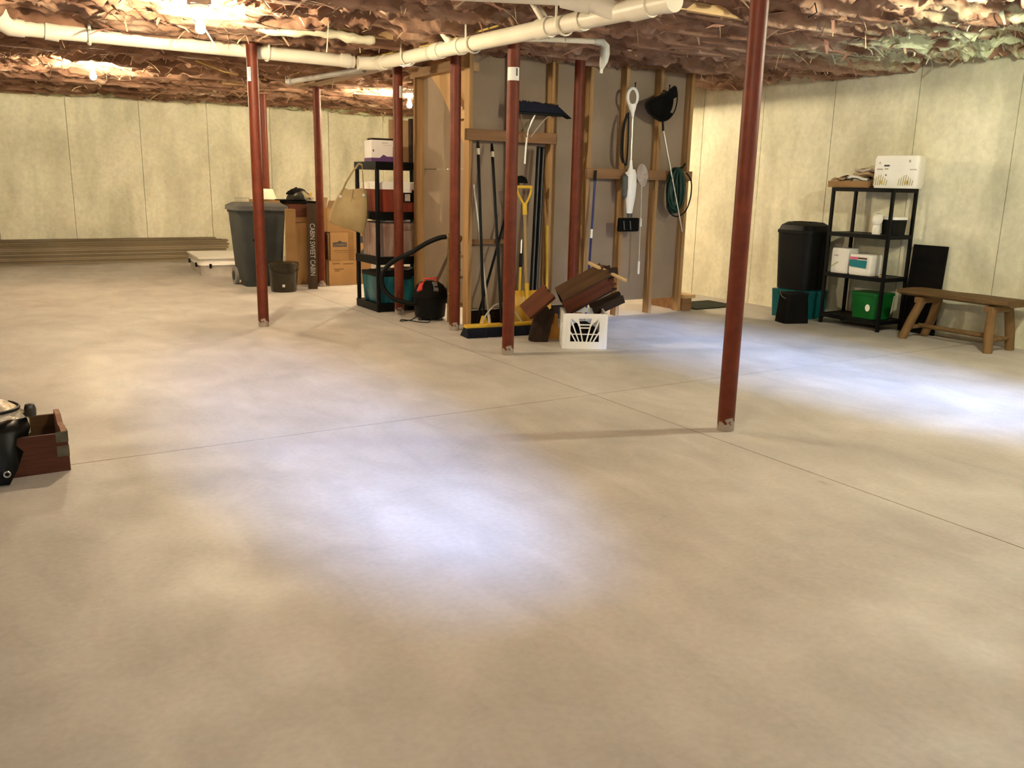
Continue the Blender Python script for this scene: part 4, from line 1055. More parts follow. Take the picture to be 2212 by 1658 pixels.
MB().tube(smooth_path([(-0.16, 0.0, 0.10), (-0.11, 0.03, 0.165), (-0.03, 0.055, 0.235), (0.035, 0.06, 0.25), (0.10, 0.045, 0.235), (0.16, 0.02, 0.165), (0.20, 0.0, 0.10)], 4), 0.006, 8).build('brace', 'alu', t, smooth=True)
# second dark-handled broom
t, L = pole('corn_broom', 'dark-handled broom leaning next to the lit end stud, left of the push broom', 'broom', (3.575, 6.22, 0.13), (3.605, 6.405, 1.50), 0.0125, 'black')
MB().tube([(0, 0, L - 0.06), (0, 0, L - 0.01)], 0.0142, 12).build('grip_band', 'cream', t, smooth=True)
MB().tube([(0, 0, L - 0.002), (0, 0, L + 0.05)], [0.015, 0.011], 12).build('hanging_tip', 'dark_wood', t, smooth=True)
MB().add([(-0.012, -0.018, 0.0), (0.012, -0.018, 0.0), (0.012, 0.018, 0.0), (-0.012, 0.018, 0.0), (-0.03, -0.08, -0.125), (0.03, -0.08, -0.125), (0.03, 0.08, -0.125), (-0.03, 0.08, -0.125)],
         [(0, 1, 2, 3), (4, 7, 6, 5), (0, 4, 5, 1), (1, 5, 6, 2), (2, 6, 7, 3), (3, 7, 4, 0)]).build('broom_corn', 'yellow', t)
t, L = pole('aluminium_pole', 'pale aluminium pole leaning behind the two dark broom handles', 'pole', (3.72, 6.36, 0.012), (3.575, 6.418, 1.20), 0.009, 'alu')
MB().tube([(0, 0, -0.005), (0, 0, 0.10)], 0.013, 10).build('end_sleeve', 'white', t, smooth=True)
t, L = pole('black_crowbar', 'thin black bar leaning at a slant behind the broom handles', 'bar', (3.60, 6.40, 0.02), (3.905, 6.432, 0.95), 0.011, 'black')
MB().tube([(0, 0, L - 0.01), (0.012, 0, L + 0.02), (0.03, 0, L + 0.03)], 0.009, 8).build('hooked_end', 'black', t, smooth=True)
# snow shovel
t = thing('snow_shovel', 'snow shovel with amber plastic scoop and yellow D-grip', 'shovel', (3.93, 6.06, 0.005), R(-7))
t.rotation_euler = (R(-11), 0, R(-10))
m = MB(); vs = []; nx, nz = 12, 6
for i in range(nx + 1):
    for k in range(nz + 1):
        x = -0.20 + 0.40 * i / nx; z = 0.34 * k / nz
        y = 0.055 * (x / 0.20) ** 2 * -0.6 + 0.05 * (k / nz - 0.3) ** 2 + 0.006 * math.sin(i * math.pi * 0.99)
        vs.append((x, y, z))
fs = [(i * (nz + 1) + k, (i + 1) * (nz + 1) + k, (i + 1) * (nz + 1) + k + 1, i * (nz + 1) + k + 1) for i in range(nx) for k in range(nz)]
m.add(vs, fs); o = m.build('scoop', 'amber', t, smooth=True)
sm = o.modifiers.new('thick', 'SOLIDIFY'); sm.thickness = 0.005
MB().tube([(0, 0.02, 0.24), (0.01, 0.03, 0.40)], 0.021, 12).build('socket', 'yellow', t, smooth=True)
MB().tube([(0.0, 0.03, 0.26), (0.035, 0.05, 1.02)], 0.0155, 12).build('shaft', 'ash', t, smooth=True)
MB().tube([(0.033, 0.05, 0.98), (0.036, 0.05, 1.08)], 0.020, 12).build('grip_neck', 'yellow', t, smooth=True)
MB().tube(smooth_path([(0.034, 0.05, 1.06), (0.0, 0.05, 1.12), (-0.025, 0.05, 1.18), (-0.022, 0.05, 1.215)], 4), 0.010, 10).build('grip_arm', 'yellow', t, smooth=True)
MB().tube(smooth_path([(0.038, 0.05, 1.06), (0.075, 0.05, 1.12), (0.10, 0.05, 1.18), (0.097, 0.05, 1.215)], 4), 0.010, 10).build('grip_arm', 'yellow', t, smooth=True)
MB().tube([(-0.035, 0.05, 1.215), (0.11, 0.05, 1.215)], 0.014, 12).build('grip_bar', 'yellow', t, smooth=True)
t, L = pole('yellow_pole', 'bright yellow pole standing against the stud right of the snow shovel', 'pole', (4.255, 6.28, 0.005), (4.325, 6.425, 0.86), 0.013, 'yellow')
MB().tube([(0, 0, -0.003), (0, 0, 0.03)], 0.015, 10).build('end_cap', 'yellow', t, smooth=True)
t, L = pole('paint_pole', 'short yellow pole with dark collar standing behind the snow shovel shaft', 'pole', (4.01, 6.36, 0.005), (4.07, 6.44, 0.62), 0.012, 'yellow')
MB().tube([(0, 0, L - 0.12), (0, 0, L)], 0.014, 10).build('collar', 'black', t, smooth=True)
MB().tube([(0, 0, L), (0, 0, L + 0.12)], 0.007, 8).build('tip', 'alu', t, smooth=True)
t = thing('black_rail_pair', 'pair of long black metal rails leaning upright against the studs', 'rails', (4.12, 6.31, 0.0))
t.rotation_euler = (R(-3.6), R(4.0), 0)
for s in (-0.022, 0.022):
    MB().lim((s - 0.016, -0.012, 0.0), (s + 0.016, 0.012, 1.535)).build('rail', 'black', t, bevel=0.002)
    MB().lim((s - 0.004, -0.016, 0.02), (s + 0.004, -0.012, 1.52)).build('rail_groove', 'vac_grey', t)
# roof brush hung head-up
t = thing('roof_brush', 'wide black bristle brush hung head-up from the upper rail, pale handle', 'brush', (4.17, 6.335, 1.80), 0)
m = MB()
m.add([(-0.24, -0.03, 0.0), (0.20, -0.03, 0.0), (0.20, 0.03, 0.0), (-0.24, 0.03, 0.0), (-0.22, -0.06, 0.075), (0.13, -0.06, 0.06), (0.13, 0.05, 0.06), (-0.22, 0.05, 0.075)],
      [(0, 3, 2, 1), (4, 5, 6, 7), (0, 1, 5, 4), (1, 2, 6, 5), (2, 3, 7, 6), (3, 0, 4, 7)])
m.add([(0.20, -0.03, 0.0), (0.20, 0.03, 0.0), (0.13, 0.05, 0.06), (0.13, -0.06, 0.06), (0.285, -0.05, -0.035), (0.285, 0.03, -0.035)], [(0, 4, 5, 1), (0, 3, 4), (1, 5, 2), (3, 2, 5, 4)])
m.build('bristles', 'bristle', t)
m = MB(); g = np.random.default_rng(9)
for k in range(220):
    x = g.uniform(-0.235, 0.15); m.tube([(x, g.uniform(-.05, .04), 0.05), (x + g.uniform(-.008, .008), -0.03 + g.uniform(-.03, .05), 0.078 - (x + 0.22) * 0.04 + g.uniform(0, .012))], [0.004, 0.002], 4, cap=False)
m.build('bristle_fringe', 'bristle', t, kind='stuff')
MB().lim((-0.235, -0.022, -0.022), (0.21, 0.022, -0.001)).build('block', 'black', t, bevel=0.004)
MB().tube([(-0.065, -0.005, -0.02), (-0.115, 0.02, -0.145), (-0.12, 0.035, -0.28), (-0.125, 0.04, -0.42)], 0.0095, 10).build('handle', 'alu', t, smooth=True)
MB().tube(smooth_path([(0.08, -0.005, -0.022), (0.03, 0.0, -0.06), (-0.02, 0.01, -0.12), (-0.085, 0.02, -0.20)], 4), 0.006, 8).build('brace', 'alu', t, smooth=True)
MB().tube(smooth_path([(-0.20, -0.005, -0.022), (-0.18, 0.0, -0.10), (-0.125, 0.02, -0.20)], 4), 0.006, 8).build('brace', 'brass', t, smooth=True)
# small dark lump with a thin handle near the shovel grip
t = thing('dark_lump', 'small dark lump with a thin handle beside the shovel grip', 'brush', (4.03, 6.40, 1.22))
lump('bristles', 'black_soft', t, 0.06, 0.035, 0.06, 31, 0.15)
MB().tube([(-0.03, -0.01, 0.03), (-0.055, -0.03, -0.07)], 0.008, 8).build('handle', 'black', t, smooth=True)

# ------------------------------------------------------------------ milk crate with old timber
CR = R(-30.5)
t = thing('milk_crate', 'white plastic milk crate holding up old brown timbers', 'crate', (3.955, 5.335, 0), CR)
CW, CD, CHH = 0.335, 0.335, 0.27
def crate_side(w, h, solid=False):
    """openwork side in its own xz plane, y thickness"""
    m = MB(); th = 0.012
    def B(x0, x1, z0, z1): m.lim((x0, -th / 2, z0), (x1, th / 2, z1))
    B(-w / 2, w / 2, 0, 0.055); B(-w / 2, w / 2, h - 0.035, h)
    B(-w / 2, -w / 2 + 0.058, 0.055, h - 0.035); B(w / 2 - 0.058, w / 2, 0.055, h - 0.035)
    z0, z1 = 0.055, h - 0.035; xw = w / 2 - 0.058
    # handle surround: trapezoid with a slot
    hy0, hy1 = h - 0.085, h - 0.035
    m.bar((-0.056, 0, z1), (-0.046, 0, hy0 - 0.008), 0.012, 0.010, up=(0, 1, 0)); m.bar((0.056, 0, z1), (0.046, 0, hy0 - 0.008), 0.012, 0.010, up=(0, 1, 0))
    m.bar((-0.05, 0, hy0), (0.05, 0, hy0), 0.012, 0.009); m.bar((-0.043, 0, hy0 - 0.024), (0.043, 0, hy0 - 0.024), 0.012, 0.008)
    # radiating slats
    for s in (-1, 1):
        m.bar((s * 0.055, 0, z1), (s * 0.014, 0, z0), 0.010, 0.007, up=(0, 1, 0))
        m.bar((s * xw, 0, z1 - 0.005), (s * 0.042, 0, z0), 0.010, 0.007, up=(0, 1, 0))
        m.bar((s * xw, 0, z0 + 0.075), (s * 0.066, 0, z0), 0.010, 0.007, up=(0, 1, 0))
        m.add([(s * xw, -th / 2, z1), (s * 0.05, -th / 2, z1), (s * 0.056, -th / 2, z1 - 0.042), (s * xw, th / 2, z1), (s * 0.05, th / 2, z1), (s * 0.056, th / 2, z1 - 0.042)],
              [(0, 1, 2), (3, 5, 4), (0, 3, 4, 1), (1, 4, 5, 2), (2, 5, 3, 0)])
    m.bar((-xw, 0, z0 + 0.058), (xw, 0, z0 + 0.058), 0.010, 0.007)
    return m
for k in range(4):
    o = crate_side(CW, CHH).build('openwork_side', 'white_pl', t)
    a = R(90 * k); off = CD / 2 - 0.006
    o.location = (math.sin(a) * off, -math.cos(a) * off, 0); o.rotation_euler = (0, 0, a)
m = MB()
for i in range(7): m.lim((-CW / 2 + 0.012, -0.15 + i * 0.05 - 0.006, 0.004), (CW / 2 - 0.012, -0.15 + i * 0.05 + 0.006, 0.014))
for i in range(7): m.lim((-0.15 + i * 0.05 - 0.006, -CD / 2 + 0.012, 0.004), (-0.15 + i * 0.05 + 0.006, CD / 2 - 0.012, 0.014))
m.build('grid_bottom', 'white_pl', t)
for (sx, sy) in ((-1, -1), (1, -1), (1, 1), (-1, 1)): MB().box((sx * (CW / 2 - 0.012), sy * (CD / 2 - 0.012), CHH / 2), (0.03, 0.03, CHH)).build('corner_post', 'white_pl', t, bevel=0.006)
def ragged_board(name, m, parent, L, w, h, loc, rot, seed, ragged=0.05, end=1):
    """old plank along local x with a splintered end"""
    g = np.random.default_rng(seed); mb = MB(); n = 8; vs = []
    for s in (0, 1):
        for i in range(n + 1):
            y = -w / 2 + w * i / n
            x = -L / 2 if s == 0 else L / 2
            if s == 1 or end == 2: x += g.uniform(-ragged, ragged) * (1 if s else -1)
            for z in (-h / 2, h / 2): vs.append((x, y, z))
    k = 2 * (n + 1); fs = []
    for i in range(n):
        a = 2 * i; b = k + 2 * i
        fs += [(a, a + 2, b + 2, b), (a + 1, b + 1, b + 3, a + 3), (a, a + 1, a + 3, a + 2), (b, b + 2, b + 3, b + 1)]
    fs += [(0, k, k + 1, 1), (2 * n, 2 * n + 1, k + 2 * n + 1, k + 2 * n)]
    mb.add(vs, fs); return mb.build(name, m, parent, loc=loc, rot=rot)
t = thing('wooden_trough', 'broken old brown wooden trough lying askew across the milk crate', 'timber', (3.975, 5.36, 0.432), R(-32))
t.rotation_euler = (R(36), R(-29), R(-24)); t.scale = (0.9, 0.9, 0.9)
hw = 0.09
ragged_board('board', 'rust_wood', t, 0.44, 0.18, 0.022, (0, 0, hw), (0, 0, 0), 1, 0.03)
ragged_board('board', 'red_wood', t, 0.46, 0.158, 0.022, (0.0, -hw + 0.011, -0.001), (R(90), 0, 0), 2, 0.05)
ragged_board('board', 'dark_wood', t, 0.42, 0.158, 0.022, (-0.01, hw - 0.011, -0.001), (R(90), 0, 0), 3, 0.05)
ragged_board('board', 'dark_wood', t, 0.43, 0.18, 0.02, (0.0, 0, -hw), (0, 0, 0), 4, 0.04)
MB().box((-0.20, 0, 0), (0.02, 0.135, 0.135)).build('end_board', 'dark_wood', t)
ragged_board('splintered_block', 'dark_wood', t, 0.14, 0.10, 0.09, (0.225, 0.02, 0.02), (0, R(12), R(12)), 5, 0.04)
t = thing('dark_fill', 'dark lump added to darken the inside of the white milk crate', 'bundle', (3.955, 5.335, 0.016), CR)  # added lump that darkens the crate's inside, in place of its jars
o = lump('fill_lump', 'black_soft', t, 0.135, 0.135, 0.17, 55, 0.05)
t = tag(ragged_board('timber_lath', 'joist', None, 0.33, 0.028, 0.014, (4.115, 5.265, 0.572), (0, 0, 0), 6, 0.008), 'pale wooden lath resting on the upper edge of the brown trough', 'lath')
t.rotation_euler = (R(30), R(24), R(-30))
t = tag(ragged_board('timber_plank', 'red_wood', None, 0.25, 0.15, 0.035, (3.70, 5.60, 0.315), (0, 0, 0), 7, 0.012), 'short reddish brown plank leaning left of the milk crate', 'plank')
t.rotation_euler = (R(48), R(-42), R(-28))
t = tag(ragged_board('timber_stump', 'dark_wood', None, 0.27, 0.15, 0.10, (3.76, 5.62, 0.128), (0, 0, 0), 8, 0.02), 'dark charred timber stump standing left of the milk crate', 'timber')
t.rotation_euler = (R(90), R(-78), R(-30))
t = tag(MB().add([(-0.055, -0.02, 0.0), (0.06, -0.02, 0.0), (0.06, 0.03, 0.0), (-0.055, 0.03, 0.0), (-0.02, -0.015, 0.10), (0.03, -0.015, 0.10), (0.03, 0.015, 0.10), (-0.02, 0.015, 0.10), (-0.022, -0.015, 0.20), (0.022, -0.015, 0.20), (0.022, 0.015, 0.20), (-0.022, 0.015, 0.20)],
     [(0, 3, 2, 1), (0, 1, 5, 4), (1, 2, 6, 5), (2, 3, 7, 6), (3, 0, 4, 7), (4, 5, 9, 8), (5, 6, 10, 9), (6, 7, 11, 10), (7, 4, 8, 11), (8, 9, 10, 11)]).build('orange_wedge', 'orange', smooth=False), 'orange flared plastic wedge standing on the floor left of the crate', 'wedge')
t.location = (3.915, 5.66, 0.0); t.rotation_euler = (0, 0, R(-32))
t = tag(ragged_board('timber_offcut', 'dark_wood', None, 0.24, 0.10, 0.07, (4.22, 5.40, 0.30), (0, 0, 0), 9, 0.03), 'dark splintered offcut poking out under the right end of the trough', 'timber')
t.rotation_euler = (R(15), R(-24), R(-20))
t = tag(ragged_board('timber_stick', 'rust_wood', None, 0.15, 0.022, 0.02, (4.20, 5.43, 0.50), (0, 0, 0), 10, 0.01), 'thin brown stick standing up behind the pale lath', 'stick')
t.rotation_euler = (0, R(-78), R(-10))

# ------------------------------------------------------------------ things hung on the right stud bays
HY = PY - 0.038          # face of the rails
t = thing('steam_mop', 'white stick steam mop hung by its ring handle from a hook', 'steam mop', (5.17, HY - 0.05, 0))
ring = []
for i in range(24):
    a = 2 * math.pi * i / 24; ring.append((0.0 + 0.056 * math.cos(a), 0, 1.995 + 0.074 * math.sin(a)))
MB().tube(ring, 0.014, 10, closed=True).build('ring_handle', 'white_pl', t, smooth=True)
MB().tube([(0.0, 0, 1.935), (0.004, 0, 1.90), (0.010, 0, 1.865), (0.012, 0, 1.825)], [0.040, 0.033, 0.018, 0.010], 14).build('handle_neck', 'white_pl', t, smooth=True)
MB().tube([(0.012, 0, 1.83), (0.018, 0, 1.44)], 0.0085, 10).build('tube', 'alu', t, smooth=True)
MB().tube([(0.018, 0, 1.445), (0.020, 0, 1.40), (0.022, 0, 1.365)], [0.013, 0.015, 0.022], 12).build('collar', 'white_pl', t, smooth=True)
MB().lathe([(0.010, 0.965), (0.030, 0.97), (0.038, 1.03), (0.052, 1.12), (0.058, 1.22), (0.052, 1.32), (0.035, 1.365), (0.0, 1.372)], n=20, c=(0.030, 0, 0), sy=0.8).build('body', 'white_pl', t, smooth=True)
MB().tube([(0.0, -0.01, 1.335), (-0.045, -0.012, 1.33)], [0.016, 0.008], 10).build('trigger', 'white_pl', t, smooth=True)
MB().lathe([(0.0, 1.10), (0.022, 1.12), (0.030, 1.20), (0.026, 1.30), (0.0, 1.32)], n=16, c=(-0.038, 0.002, 0)).build('water_tank', 'can_lid', t, smooth=True)
MB().tube([(0.03, 0, 0.985), (0.03, 0, 0.93)], 0.018, 10).build('neck_joint', 'can_lid', t, smooth=True)
MB().box((0.02, -0.005, 0.865), (0.24, 0.035, 0.125)).build('mop_head', 'black_soft', t, bevel=0.012)
for s in (0.02, -0.055): MB().tube([(s, -0.03, 0.90), (s + 0.01, -0.032, 0.82)], 0.006, 6).build('head_rib', 'can_lid', t, smooth=True)
MB().tube(smooth_path([(-0.03, 0.01, 1.86), (-0.065, 0.015, 1.75), (-0.075, 0.015, 1.6), (-0.06, 0.015, 1.45), (-0.03, 0.01, 1.40), (-0.02, 0.01, 1.5), (-0.022, 0.01, 1.7), (-0.03, 0.01, 1.86)], 5), 0.008, 8).build('wound_cord', 'black', t, smooth=True)
MB().tube(smooth_path([(-0.045, 0.015, 1.85), (-0.085, 0.018, 1.7), (-0.088, 0.018, 1.5), (-0.06, 0.018, 1.42)], 5), 0.008, 8).build('wound_cord', 'black', t, smooth=True)
def hook(name, label, x, z, ln=0.05):
    t = thing(name, label, 'hook', (x, PY, z), 0, 'utility hooks screwed into the studs')
    MB().tube(smooth_path([(0, 0.0, 0.0), (0, -ln * 0.6, -0.004), (0, -ln - 0.02, -0.022), (0, -ln - 0.035, 0.0), (0, -ln - 0.038, 0.035)], 4), 0.005, 8).build('hook_rod', 'black', t, smooth=True)
    MB().lathe([(0, -0.008), (0.008, -0.004), (0.008, 0.004), (0, 0.008)], n=10, c=(0, -ln - 0.038, 0.04)).build('hook_tip', 'black', t, smooth=True)
hook('utility_hook', 'dark utility hook holding the ring of the steam mop', 5.195, 2.075)
hook('utility_hook', 'dark utility hook above the black landing net', 5.60, 2.085)
# pale paddle on a rod
t = thing('fly_swatter', 'pale oval paddle on a thin white rod hanging right of the steam mop', 'paddle', (5.355, HY - 0.022, 0))
t.rotation_euler = (0, 0, R(-30))
pl = [(0.052 * math.cos(2 * math.pi * i / 24) * (1.0 if math.sin(2 * math.pi * i / 24) > -0.3 else 0.85), 0.105 * math.sin(2 * math.pi * i / 24)) for i in range(24)]
MB().prism(pl, 0.006, Matrix.Translation((0.0, 0, 1.315)) @ Matrix.Rotation(R(-8), 4, 'Y') @ Matrix.Rotation(UP, 4, 'X')).build('paddle', 'paper', t)
MB().tube([(-0.002, 0.0, 1.22), (0.012, 0, 0.42)], 0.006, 8).build('rod', 'alu', t, smooth=True)
MB().tube([(0.006, 0, 0.92), (0.008, 0, 0.845)], 0.0105, 8).build('white_sleeve', 'white_pl', t, smooth=True)
MB().tube([(0.011, 0, 0.52), (0.013, 0, 0.40)], 0.0105, 8).build('white_sleeve', 'white_pl', t, smooth=True)
# landing net
t = thing('landing_net', 'black landing net on a slim pale pole hung on the studs', 'net', (5.54, HY - 0.05, 0))
hoop = [(0.0, 0, 1.805), (0.07, 0, 1.83), (0.135, 0, 1.90), (0.16, 0, 1.99), (0.145, -0.01, 2.07), (0.11, -0.012, 2.12), (0.02, -0.015, 2.06), (-0.10, -0.02, 2.01), (-0.21, -0.02, 1.965), (-0.235, -0.02, 1.93), (-0.20, -0.02, 1.875), (-0.11, -0.01, 1.83), (-0.04, 0, 1.808)]
hs = smooth_path(hoop + [hoop[0]], 4)[:-1]
MB().tube(hs, 0.0065, 8, closed=True).build('hoop', 'black', t, smooth=True)
# net bag: fan from a shifted hoop to a sagging bag line
m = MB(); ctr = Vector((-0.06, 0.028, 1.93)); nn = len(hs); vs = []
for r_ in (1.0, 0.8, 0.55, 0.25):
    for p in hs: vs.append(tuple(ctr + (p - ctr) * r_ + Vector((0, 0.0 + (1 - r_) * 0.02 - 0.012 * math.sin(r_ * 9), 0))))
fs = []
for k in range(3):
    for j in range(nn): fs.append((k * nn + j, k * nn + (j + 1) % nn, (k + 1) * nn + (j + 1) % nn, (k + 1) * nn + j))
fs.append([3 * nn + j for j in range(nn)])
# leave the right-hand lens of the hoop open, as the bag hangs to the left
fs = [f for f in fs if not all(vs[i][0] > 0.075 and vs[i][2] < 2.04 for i in f)]
m.add(vs, fs); m.build('net_bag', 'black_soft', t, smooth=True)
MB().tube([(0.0, 0, 1.81), (0.012, 0.0, 1.72)], 0.010, 10).build('yoke', 'black', t, smooth=True)
MB().tube([(0.012, 0, 1.73), (0.27, -0.065, 0.80)], [0.008, 0.006], 10).build('pole', 'alu', t, smooth=True)
t, L = pole('blue_pole', 'slim blue enamel pole with a white label leaning on the right stud bay', 'pole', (4.70, 6.30, 0.012), (4.815, HY - 0.016, 1.335), 0.0105, 'blue')
MB().tube([(0, 0, 0.74), (0, 0, 0.82)], 0.0118, 12).build('white_label', 'white_pl', t, smooth=True)
MB().tube([(0, 0, L - 0.08), (0, 0, L + 0.01)], 0.0125, 12).build('dark_grip', 'black', t, smooth=True)
# coiled hose
t = thing('garden_hose', 'dark green hose coiled over a peg at the right end of the rail', 'hose', (5.76, HY - 0.045, 1.37))
g = np.random.default_rng(3)
for k in range(17):
    w = g.uniform(0.03, 0.135); h = g.uniform(0.17, 0.21) if k else 0.20; ox = g.uniform(-0.02, 0.02); oy = -0.035 + 0.0045 * k
    pts = []
    for i in range(28):
        a = 2 * math.pi * i / 28
        pts.append((ox + w * math.cos(a) * (0.72 + 0.28 * (0.5 - 0.5 * math.sin(a))), oy + 0.006 * math.sin(2 * a + k), -h + h * math.sin(a) + 0.02))
    MB().tube(pts, 0.0095, 8, closed=True).build('coil', 'dkgreen', t, smooth=True)
MB().tube(smooth_path([(0.10, -0.02, -0.02), (0.17, -0.02, -0.10), (0.175, -0.02, -0.25), (0.12, -0.02, -0.38), (0.02, -0.02, -0.43), (-0.07, -0.02, -0.40), (-0.12, -0.02, -0.33)], 5), 0.0065, 8).build('loose_loop', 'black', t, smooth=True)
MB().tube([(0.02, 0.04, 0.02), (0.03, -0.04, 0.025), (0.045, -0.055, 0.065)], 0.009, 8).build('peg', 'black', t, smooth=True)

# ------------------------------------------------------------------ wooden step and mat at the right end
t = thing('wooden_step', 'low raw wooden step at the right end of the stud wall', 'step', (6.005, 6.43, 0))
MB().lim((0.0, 0.0, 0.0), (0.115, 0.60, 0.125)).build('riser_box', 'stud_x', t, bevel=0.002)
MB().lim((0.0, -0.02, 0.126), (0.15, 0.60, 0.160)).build('tread', 'joist', t, bevel=0.003)
t = tag(MB().rrect(0.62, 0.46, 0.012, 0.02).build('door_mat', 'mat_green', bevel=0.002), 'dark flat door mat on the floor beside the wooden step', 'mat')
t.location = (6.50, 6.66, 0.0); t.rotation_euler = (0, 0, 0)

# ================================================================== right wall group
# black metal shelf
SX, SYa, SYb = 6.72, 4.70, 5.34
t = thing('wire_shelf', 'black four-tier metal shelf against the right concrete wall', 'shelf', (SX, SYa, 0))
w, d = 0.345, SYb - SYa
for (x, y) in ((0.013, 0.013), (w - 0.013, 0.013), (0.013, d - 0.013), (w - 0.013, d - 0.013)):
    MB().lim((x - 0.013, y - 0.013, 0), (x + 0.013, y + 0.013, 1.245)).build('leg', 'black', t, bevel=0.002)
RT = (0.095, 0.475, 0.845, 1.245)
for z in RT:
    m = MB(); th = 0.035
    m.lim((0.0, 0.026, z - th), (0.012, d - 0.026, z)); m.lim((w - 0.012, 0.026, z - th), (w, d - 0.026, z))
    m.lim((0.026, 0, z - th), (w - 0.026, 0.012, z)); m.lim((0.026, d - 0.012, z - th), (w - 0.026, d, z))
    m.lim((0.012, 0.012, z - 0.012), (w - 0.012, d - 0.012, z - 0.004))
    m.build('shelf_board', 'black', t, bevel=0.002)
# paper towel pack
t = thing('paper_towel_pack', 'white shrink-wrapped paper towel pack with bronze print on the right shelf top', 'pack', (6.86, 4.77, RT[3] + 0.001), R(17))
def puffy(name, m, parent, w, d, h, seed, lob=0):
    g = np.random.default_rng(seed); mb = MB(); n = 40; rows = 10; vs = []
    for k in range(rows + 1):
        z = h * k / rows
        for j in range(n):
            a = 2 * math.pi * j / n; cx, cy = math.cos(a), math.sin(a)
            e = 0.28
            px = math.copysign(abs(cx) ** e, cx) * w / 2; py = math.copysign(abs(cy) ** e, cy) * d / 2
            if lob: 
                py *= 1 + 0.0; px *= 1 - 0.06 * abs(math.sin(py / d * lob * math.pi)) ** 3
            s = 1.0 - (0.05 if k in (0, rows) else 0)
            vs.append((px * s + g.uniform(-.0015, .0015), py * s + g.uniform(-.0015, .0015), z))
    fs = [(k * n + j, k * n + (j + 1) % n, (k + 1) * n + (j + 1) % n, (k + 1) * n + j) for k in range(rows) for j in range(n)]
    fs += [list(range(n))[::-1], [rows * n + j for j in range(n)]]
    mb.add(vs, fs); return mb.build(name, m, parent, smooth=True)
puffy('wrapped_rolls', 'pack', t, 0.20, 0.375, 0.27, 3)
FX = -0.1025
def decal(parent, poly, m, name='print_mark', x=FX):
    """flat print on the face towards -x; poly in (y, z)"""
    T = Matrix(((0, 0, -1, x), (-1, 0, 0, 0), (0, 1, 0, 0), (0, 0, 0, 1)))
    return MB().prism([(p[0], p[1]) for p in poly], 0.0012, T).build(name, m, parent)
def rect(cx, cz, w, h): return [(cx - w / 2, cz - h / 2), (cx + w / 2, cz - h / 2), (cx + w / 2, cz + h / 2), (cx - w / 2, cz + h / 2)]
# outlines run along -y so that left on the pack is left in the picture
for (cx, wid) in ((-0.115, 0.125), (0.095, 0.13)):
    for i in range(7):
        x0 = cx - wid / 2 + i * wid / 7
        pk = 0.095 * (1 - abs((i + 0.5) / 7 - 0.45) * 1.1)
        decal(t, [(x0, 0.022), (x0 + 0.007, 0.022), (x0 + 0.013, 0.022 + pk), (x0 + 0.006, 0.022 + pk)], 'tan_ink', 'stripe_print')
    decal(t, rect(cx + 0.005, 0.048, 0.03, 0.03), 'gold_ink')
for (cx, cz, w_, h_, mm) in ((-0.075, 0.187, 0.045, 0.014, 'ink'), (-0.13, 0.157, 0.05, 0.006, 'ink_brown'), (-0.075, 0.160, 0.03, 0.012, 'tan_ink'), (0.145, 0.155, 0.055, 0.010, 'paper'), (-0.075, 0.108, 0.012, 0.014, 'ink_brown'), (-0.135, 0.21, 0.014, 0.014, 'paper'), (0.11, 0.225, 0.014, 0.02, 'paper')):
    decal(t, rect(cx, cz, w_, h_), mm)
# cardboard tray of newspapers
t = thing('cardboard_tray', 'shallow cardboard tray full of paper on the left of the right shelf top', 'tray', (6.88, 5.185, RT[3] + 0.001))
m = MB(); m.lim((-0.15, -0.21, 0), (0.15, 0.21, 0.006))
for s in (-1, 1): m.lim((s * 0.15 - 0.003, -0.21, 0.006), (s * 0.15 + 0.003, 0.21, 0.055)); m.lim((-0.147, s * 0.21 - 0.003, 0.006), (0.147, s * 0.21 + 0.003, 0.055))
m.build('tray_body', 'card_d', t)
g = np.random.default_rng(12)
nm = [('folded grey newspaper lowest in the cardboard tray', 0.02, -0.06), ('white folded paper in the middle of the cardboard tray', 0.0, -0.02), ('brownish newspaper folded near the right end of the tray', 0.01, -0.085), ('grey newspaper topmost on the tray next to the towel pack', 0.03, -0.085), ('dark crumpled paper sticking up left in the cardboard tray', -0.01, 0.08), ('thin paper sheet hanging over the left end of the tray', -0.02, 0.13)]
zc = RT[3] + 0.012
for k, (lb, ox, oy) in enumerate(nm):
    mb = MB(); vs = []
    for i in range(7):
        for j in range(5):
            x = -0.10 + 0.20 * i / 6; y = -0.09 + 0.18 * j / 4
            bz = 0.012 * math.sin(i * 1.3 + k) + 0.010 * math.cos(j * 1.7 + 2 * k) + (0.03 * abs(j - 2) / 2 if k == 4 else 0)
            vs.append((x, y, bz + g.uniform(-.004, .004)))
    fs = [(i * 5 + j, (i + 1) * 5 + j, (i + 1) * 5 + j + 1, i * 5 + j + 1) for i in range(6) for j in range(4)]
    mb.add(vs, fs)
    o = mb.build('newspaper', ('paper', 'white', 'card_in', 'paper', 'dark_wood', 'card_in')[k], None)
    sm = o.modifiers.new('thick', 'SOLIDIFY'); sm.thickness = 0.02 if k < 4 else 0.006; sm.offset = 1
    o.location = (6.88 + ox, 5.185 + oy, (zc + 0.03, zc + 0.06, zc + 0.085, zc + 0.125, zc + 0.06, zc + 0.055)[k]); o.rotation_euler = (R(g.uniform(-6, 6)), R(g.uniform(-6, 6)), R(g.uniform(-25, 25)))
    tag(o, lb, 'newspaper', 'papers in the cardboard tray')
